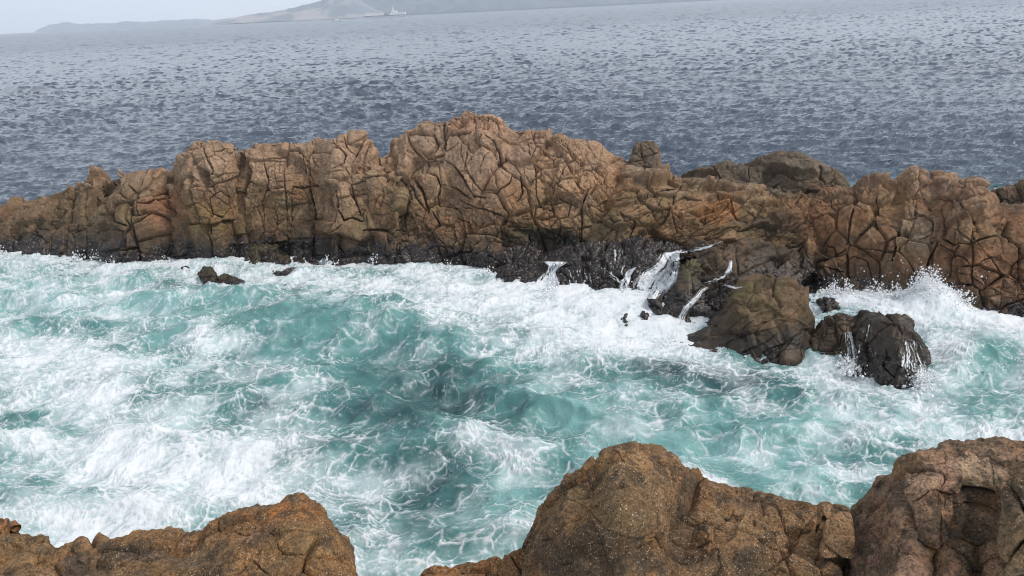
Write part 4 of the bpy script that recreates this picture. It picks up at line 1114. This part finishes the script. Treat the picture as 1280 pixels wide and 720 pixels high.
def hull_part(name, mat, parent, x0, x1, w, z0, z1):
    bm = bmesh.new(); n = 16
    ringt, ringb = [], []
    for i in range(n):
        u = i / (n - 1); hw = w / 2 * (min(1, (1 - u) * 4) ** .6) * (.75 + .25 * min(1, u * 6))
        x = x0 + (x1 - x0) * u; rise = (z1 - z0) * .5 * max(0, u - .75) * 4 * .5
        ringt.append((bm.verts.new((x, -hw - .05, z1 + rise)), bm.verts.new((x, hw + .05, z1 + rise))))
        xb = x0 + (x1 - x0) * (u * .94)
        ringb.append((bm.verts.new((xb, -hw * .8 - .03, z0)), bm.verts.new((xb, hw * .8 + .03, z0))))
    for i in range(n - 1):
        a, b2, c2, d2 = ringt[i], ringt[i + 1], ringb[i], ringb[i + 1]
        bm.faces.new((a[0], b2[0], d2[0], c2[0])); bm.faces.new((a[1], c2[1], d2[1], b2[1]))
        bm.faces.new((a[0], a[1], b2[1], b2[0])); bm.faces.new((c2[0], d2[0], d2[1], c2[1]))
    for (a, c2) in ((ringt[0], ringb[0]), (ringt[-1], ringb[-1])): bm.faces.new((a[0], c2[0], c2[1], a[1]))
    bmesh.ops.recalc_face_normals(bm, faces=bm.faces[:])
    me = bpy.data.meshes.new(name); bm.to_mesh(me); bm.free(); me.materials.append(mat)
    o = bpy.data.objects.new(name, me); COL.objects.link(o); o.parent = parent
    return o


YS = 3300.0
w0 = at(np.array(481.), np.array(18.), YS)
ship = bpy.data.objects.new('ship', None); COL.objects.link(ship); ship.location = (w0[0], YS, 0)
ship.rotation_euler = (0, 0, math.radians(-3))
tag(ship, 'long pale ship with a tall white mast lying off the far hillside', 'ship')
s_ = YS / FOC
hull_part('hull', M_WHITE, ship, -26 * s_, 26 * s_, 22, -1, 6)
solid_part('deck', M_HULL, ship, [(-25 * s_, 12 * s_, -9, 9, 6.1, 9.5, 1.0)])
solid_part('superstructure', M_WHITE, ship, [(6 * s_, 25 * s_, -9.5, 9.5, 9.6, 17, .95), (8 * s_, 15 * s_, -8, 8, 17.1, 25, .9)])
solid_part('mast', M_WHITE, ship, [(9.4 * s_, 11.2 * s_, -2.4, 2.4, 25.1, 43, .35)])
solid_part('deckhouse', M_WHITE, ship, [(-15 * s_, -3 * s_, -8, 8, 9.6, 14.5, .96)])
solid_part('cargo_hatch', M_WHITE, ship, [(-22 * s_, -18 * s_, -7, 7, 9.6, 12, .95)])
YB = 2300.0
w0 = at(np.array(420.5), np.array(20.), YB)
boat = bpy.data.objects.new('motor_boat', None); COL.objects.link(boat); boat.location = (w0[0], YB, 0)
tag(boat, 'small white motor boat far out below the pale headland', 'boat')
hull_part('hull', M_WHITE, boat, 13, -13, 7, -.5, 3.0)
solid_part('cabin', M_WHITE, boat, [(-6, 5, -2.6, 2.6, 3.1, 5.8, .8)])

# ------------------------------------------------------------------ air
k = N('sea_haze')
pv = k.new('VolumePrincipled')
pv.inputs['Color'].default_value = (.85, .92, 1.0, 1)
pv.inputs['Density'].default_value = 1.6e-4
pv.inputs['Anisotropy'].default_value = .2
k.L(pv.outputs[0], k.out.inputs['Volume'])
me = bpy.data.meshes.new('haze')
bm = bmesh.new(); bmesh.ops.create_cube(bm, size=1)
for v in bm.verts:
    v.co.x = 9300 * (1 if v.co.x > 0 else -1); v.co.y = 9000 if v.co.y > 0 else -60; v.co.z = 420 if v.co.z > 0 else -2.6
bm.to_mesh(me); bm.free(); me.materials.append(k.m)
hz = bpy.data.objects.new('haze', me); COL.objects.link(hz)
tag(hz, 'thin bluish sea haze that fades the far shore', 'haze', kind='stuff')
for nme in ('foot',): pass

# ------------------------------------------------------------------ light
SUN_EL, SUN_AZ = math.radians(50), math.radians(103)      # on the right, through thin cloud
w = bpy.data.worlds.new('World'); scene.world = w; w.use_nodes = True
nt_ = w.node_tree; nt_.nodes.clear()
sky = nt_.nodes.new('ShaderNodeTexSky'); sky.sky_type = 'NISHITA'; sky.sun_disc = False
sky.sun_elevation = SUN_EL; sky.sun_rotation = SUN_AZ; sky.air_density = 1.0; sky.dust_density = 3.0; sky.ozone_density = 1.0
hs = nt_.nodes.new('ShaderNodeHueSaturation'); hs.inputs['Saturation'].default_value = .45
bg = nt_.nodes.new('ShaderNodeBackground'); bg.inputs['Strength'].default_value = .13
wo = nt_.nodes.new('ShaderNodeOutputWorld')
cl = nt_.nodes.new('ShaderNodeMix'); cl.data_type = 'RGBA'; cl.inputs[0].default_value = .6      # thin even cloud over the sky
tcw = nt_.nodes.new('ShaderNodeTexCoord'); sxyz = nt_.nodes.new('ShaderNodeSeparateXYZ'); nt_.links.new(tcw.outputs['Generated'], sxyz.inputs[0])
mr = nt_.nodes.new('ShaderNodeMapRange'); mr.interpolation_type = 'SMOOTHSTEP'; nt_.links.new(sxyz.outputs['Z'], mr.inputs[0])
for i_, v_ in enumerate((-.02, .5, 0, 1)): mr.inputs[i_ + 1].default_value = v_
cg = nt_.nodes.new('ShaderNodeMix'); cg.data_type = 'RGBA'; nt_.links.new(mr.outputs[0], cg.inputs[0])
cg.inputs[6].default_value = (13.5, 14.6, 15.9, 1); cg.inputs[7].default_value = (5.8, 6.3, 7.0, 1)
nt_.links.new(cg.outputs[2], cl.inputs[7])
nt_.links.new(sky.outputs[0], hs.inputs['Color']); nt_.links.new(hs.outputs[0], cl.inputs[6]); nt_.links.new(cl.outputs[2], bg.inputs[0]); nt_.links.new(bg.outputs[0], wo.inputs[0])
sl = bpy.data.lights.new('sun', 'SUN'); sl.energy = 2.0; sl.angle = math.radians(9); sl.color = (1, .95, .88)
so = bpy.data.objects.new('sun', sl); COL.objects.link(so)
sd = Vector((math.sin(SUN_AZ) * math.cos(SUN_EL), math.cos(SUN_AZ) * math.cos(SUN_EL), math.sin(SUN_EL)))
so.rotation_euler = sd.to_track_quat('Z', 'Y').to_euler()

vs = scene.view_settings
vs.view_transform = 'Standard'; vs.look = 'None'; vs.gamma = 1; vs.use_curve_mapping = False; vs.exposure = 0.12
scene.cycles.volume_bounces = 3
scene.cycles.max_bounces = 6
scene.cycles.filter_width = 1.1
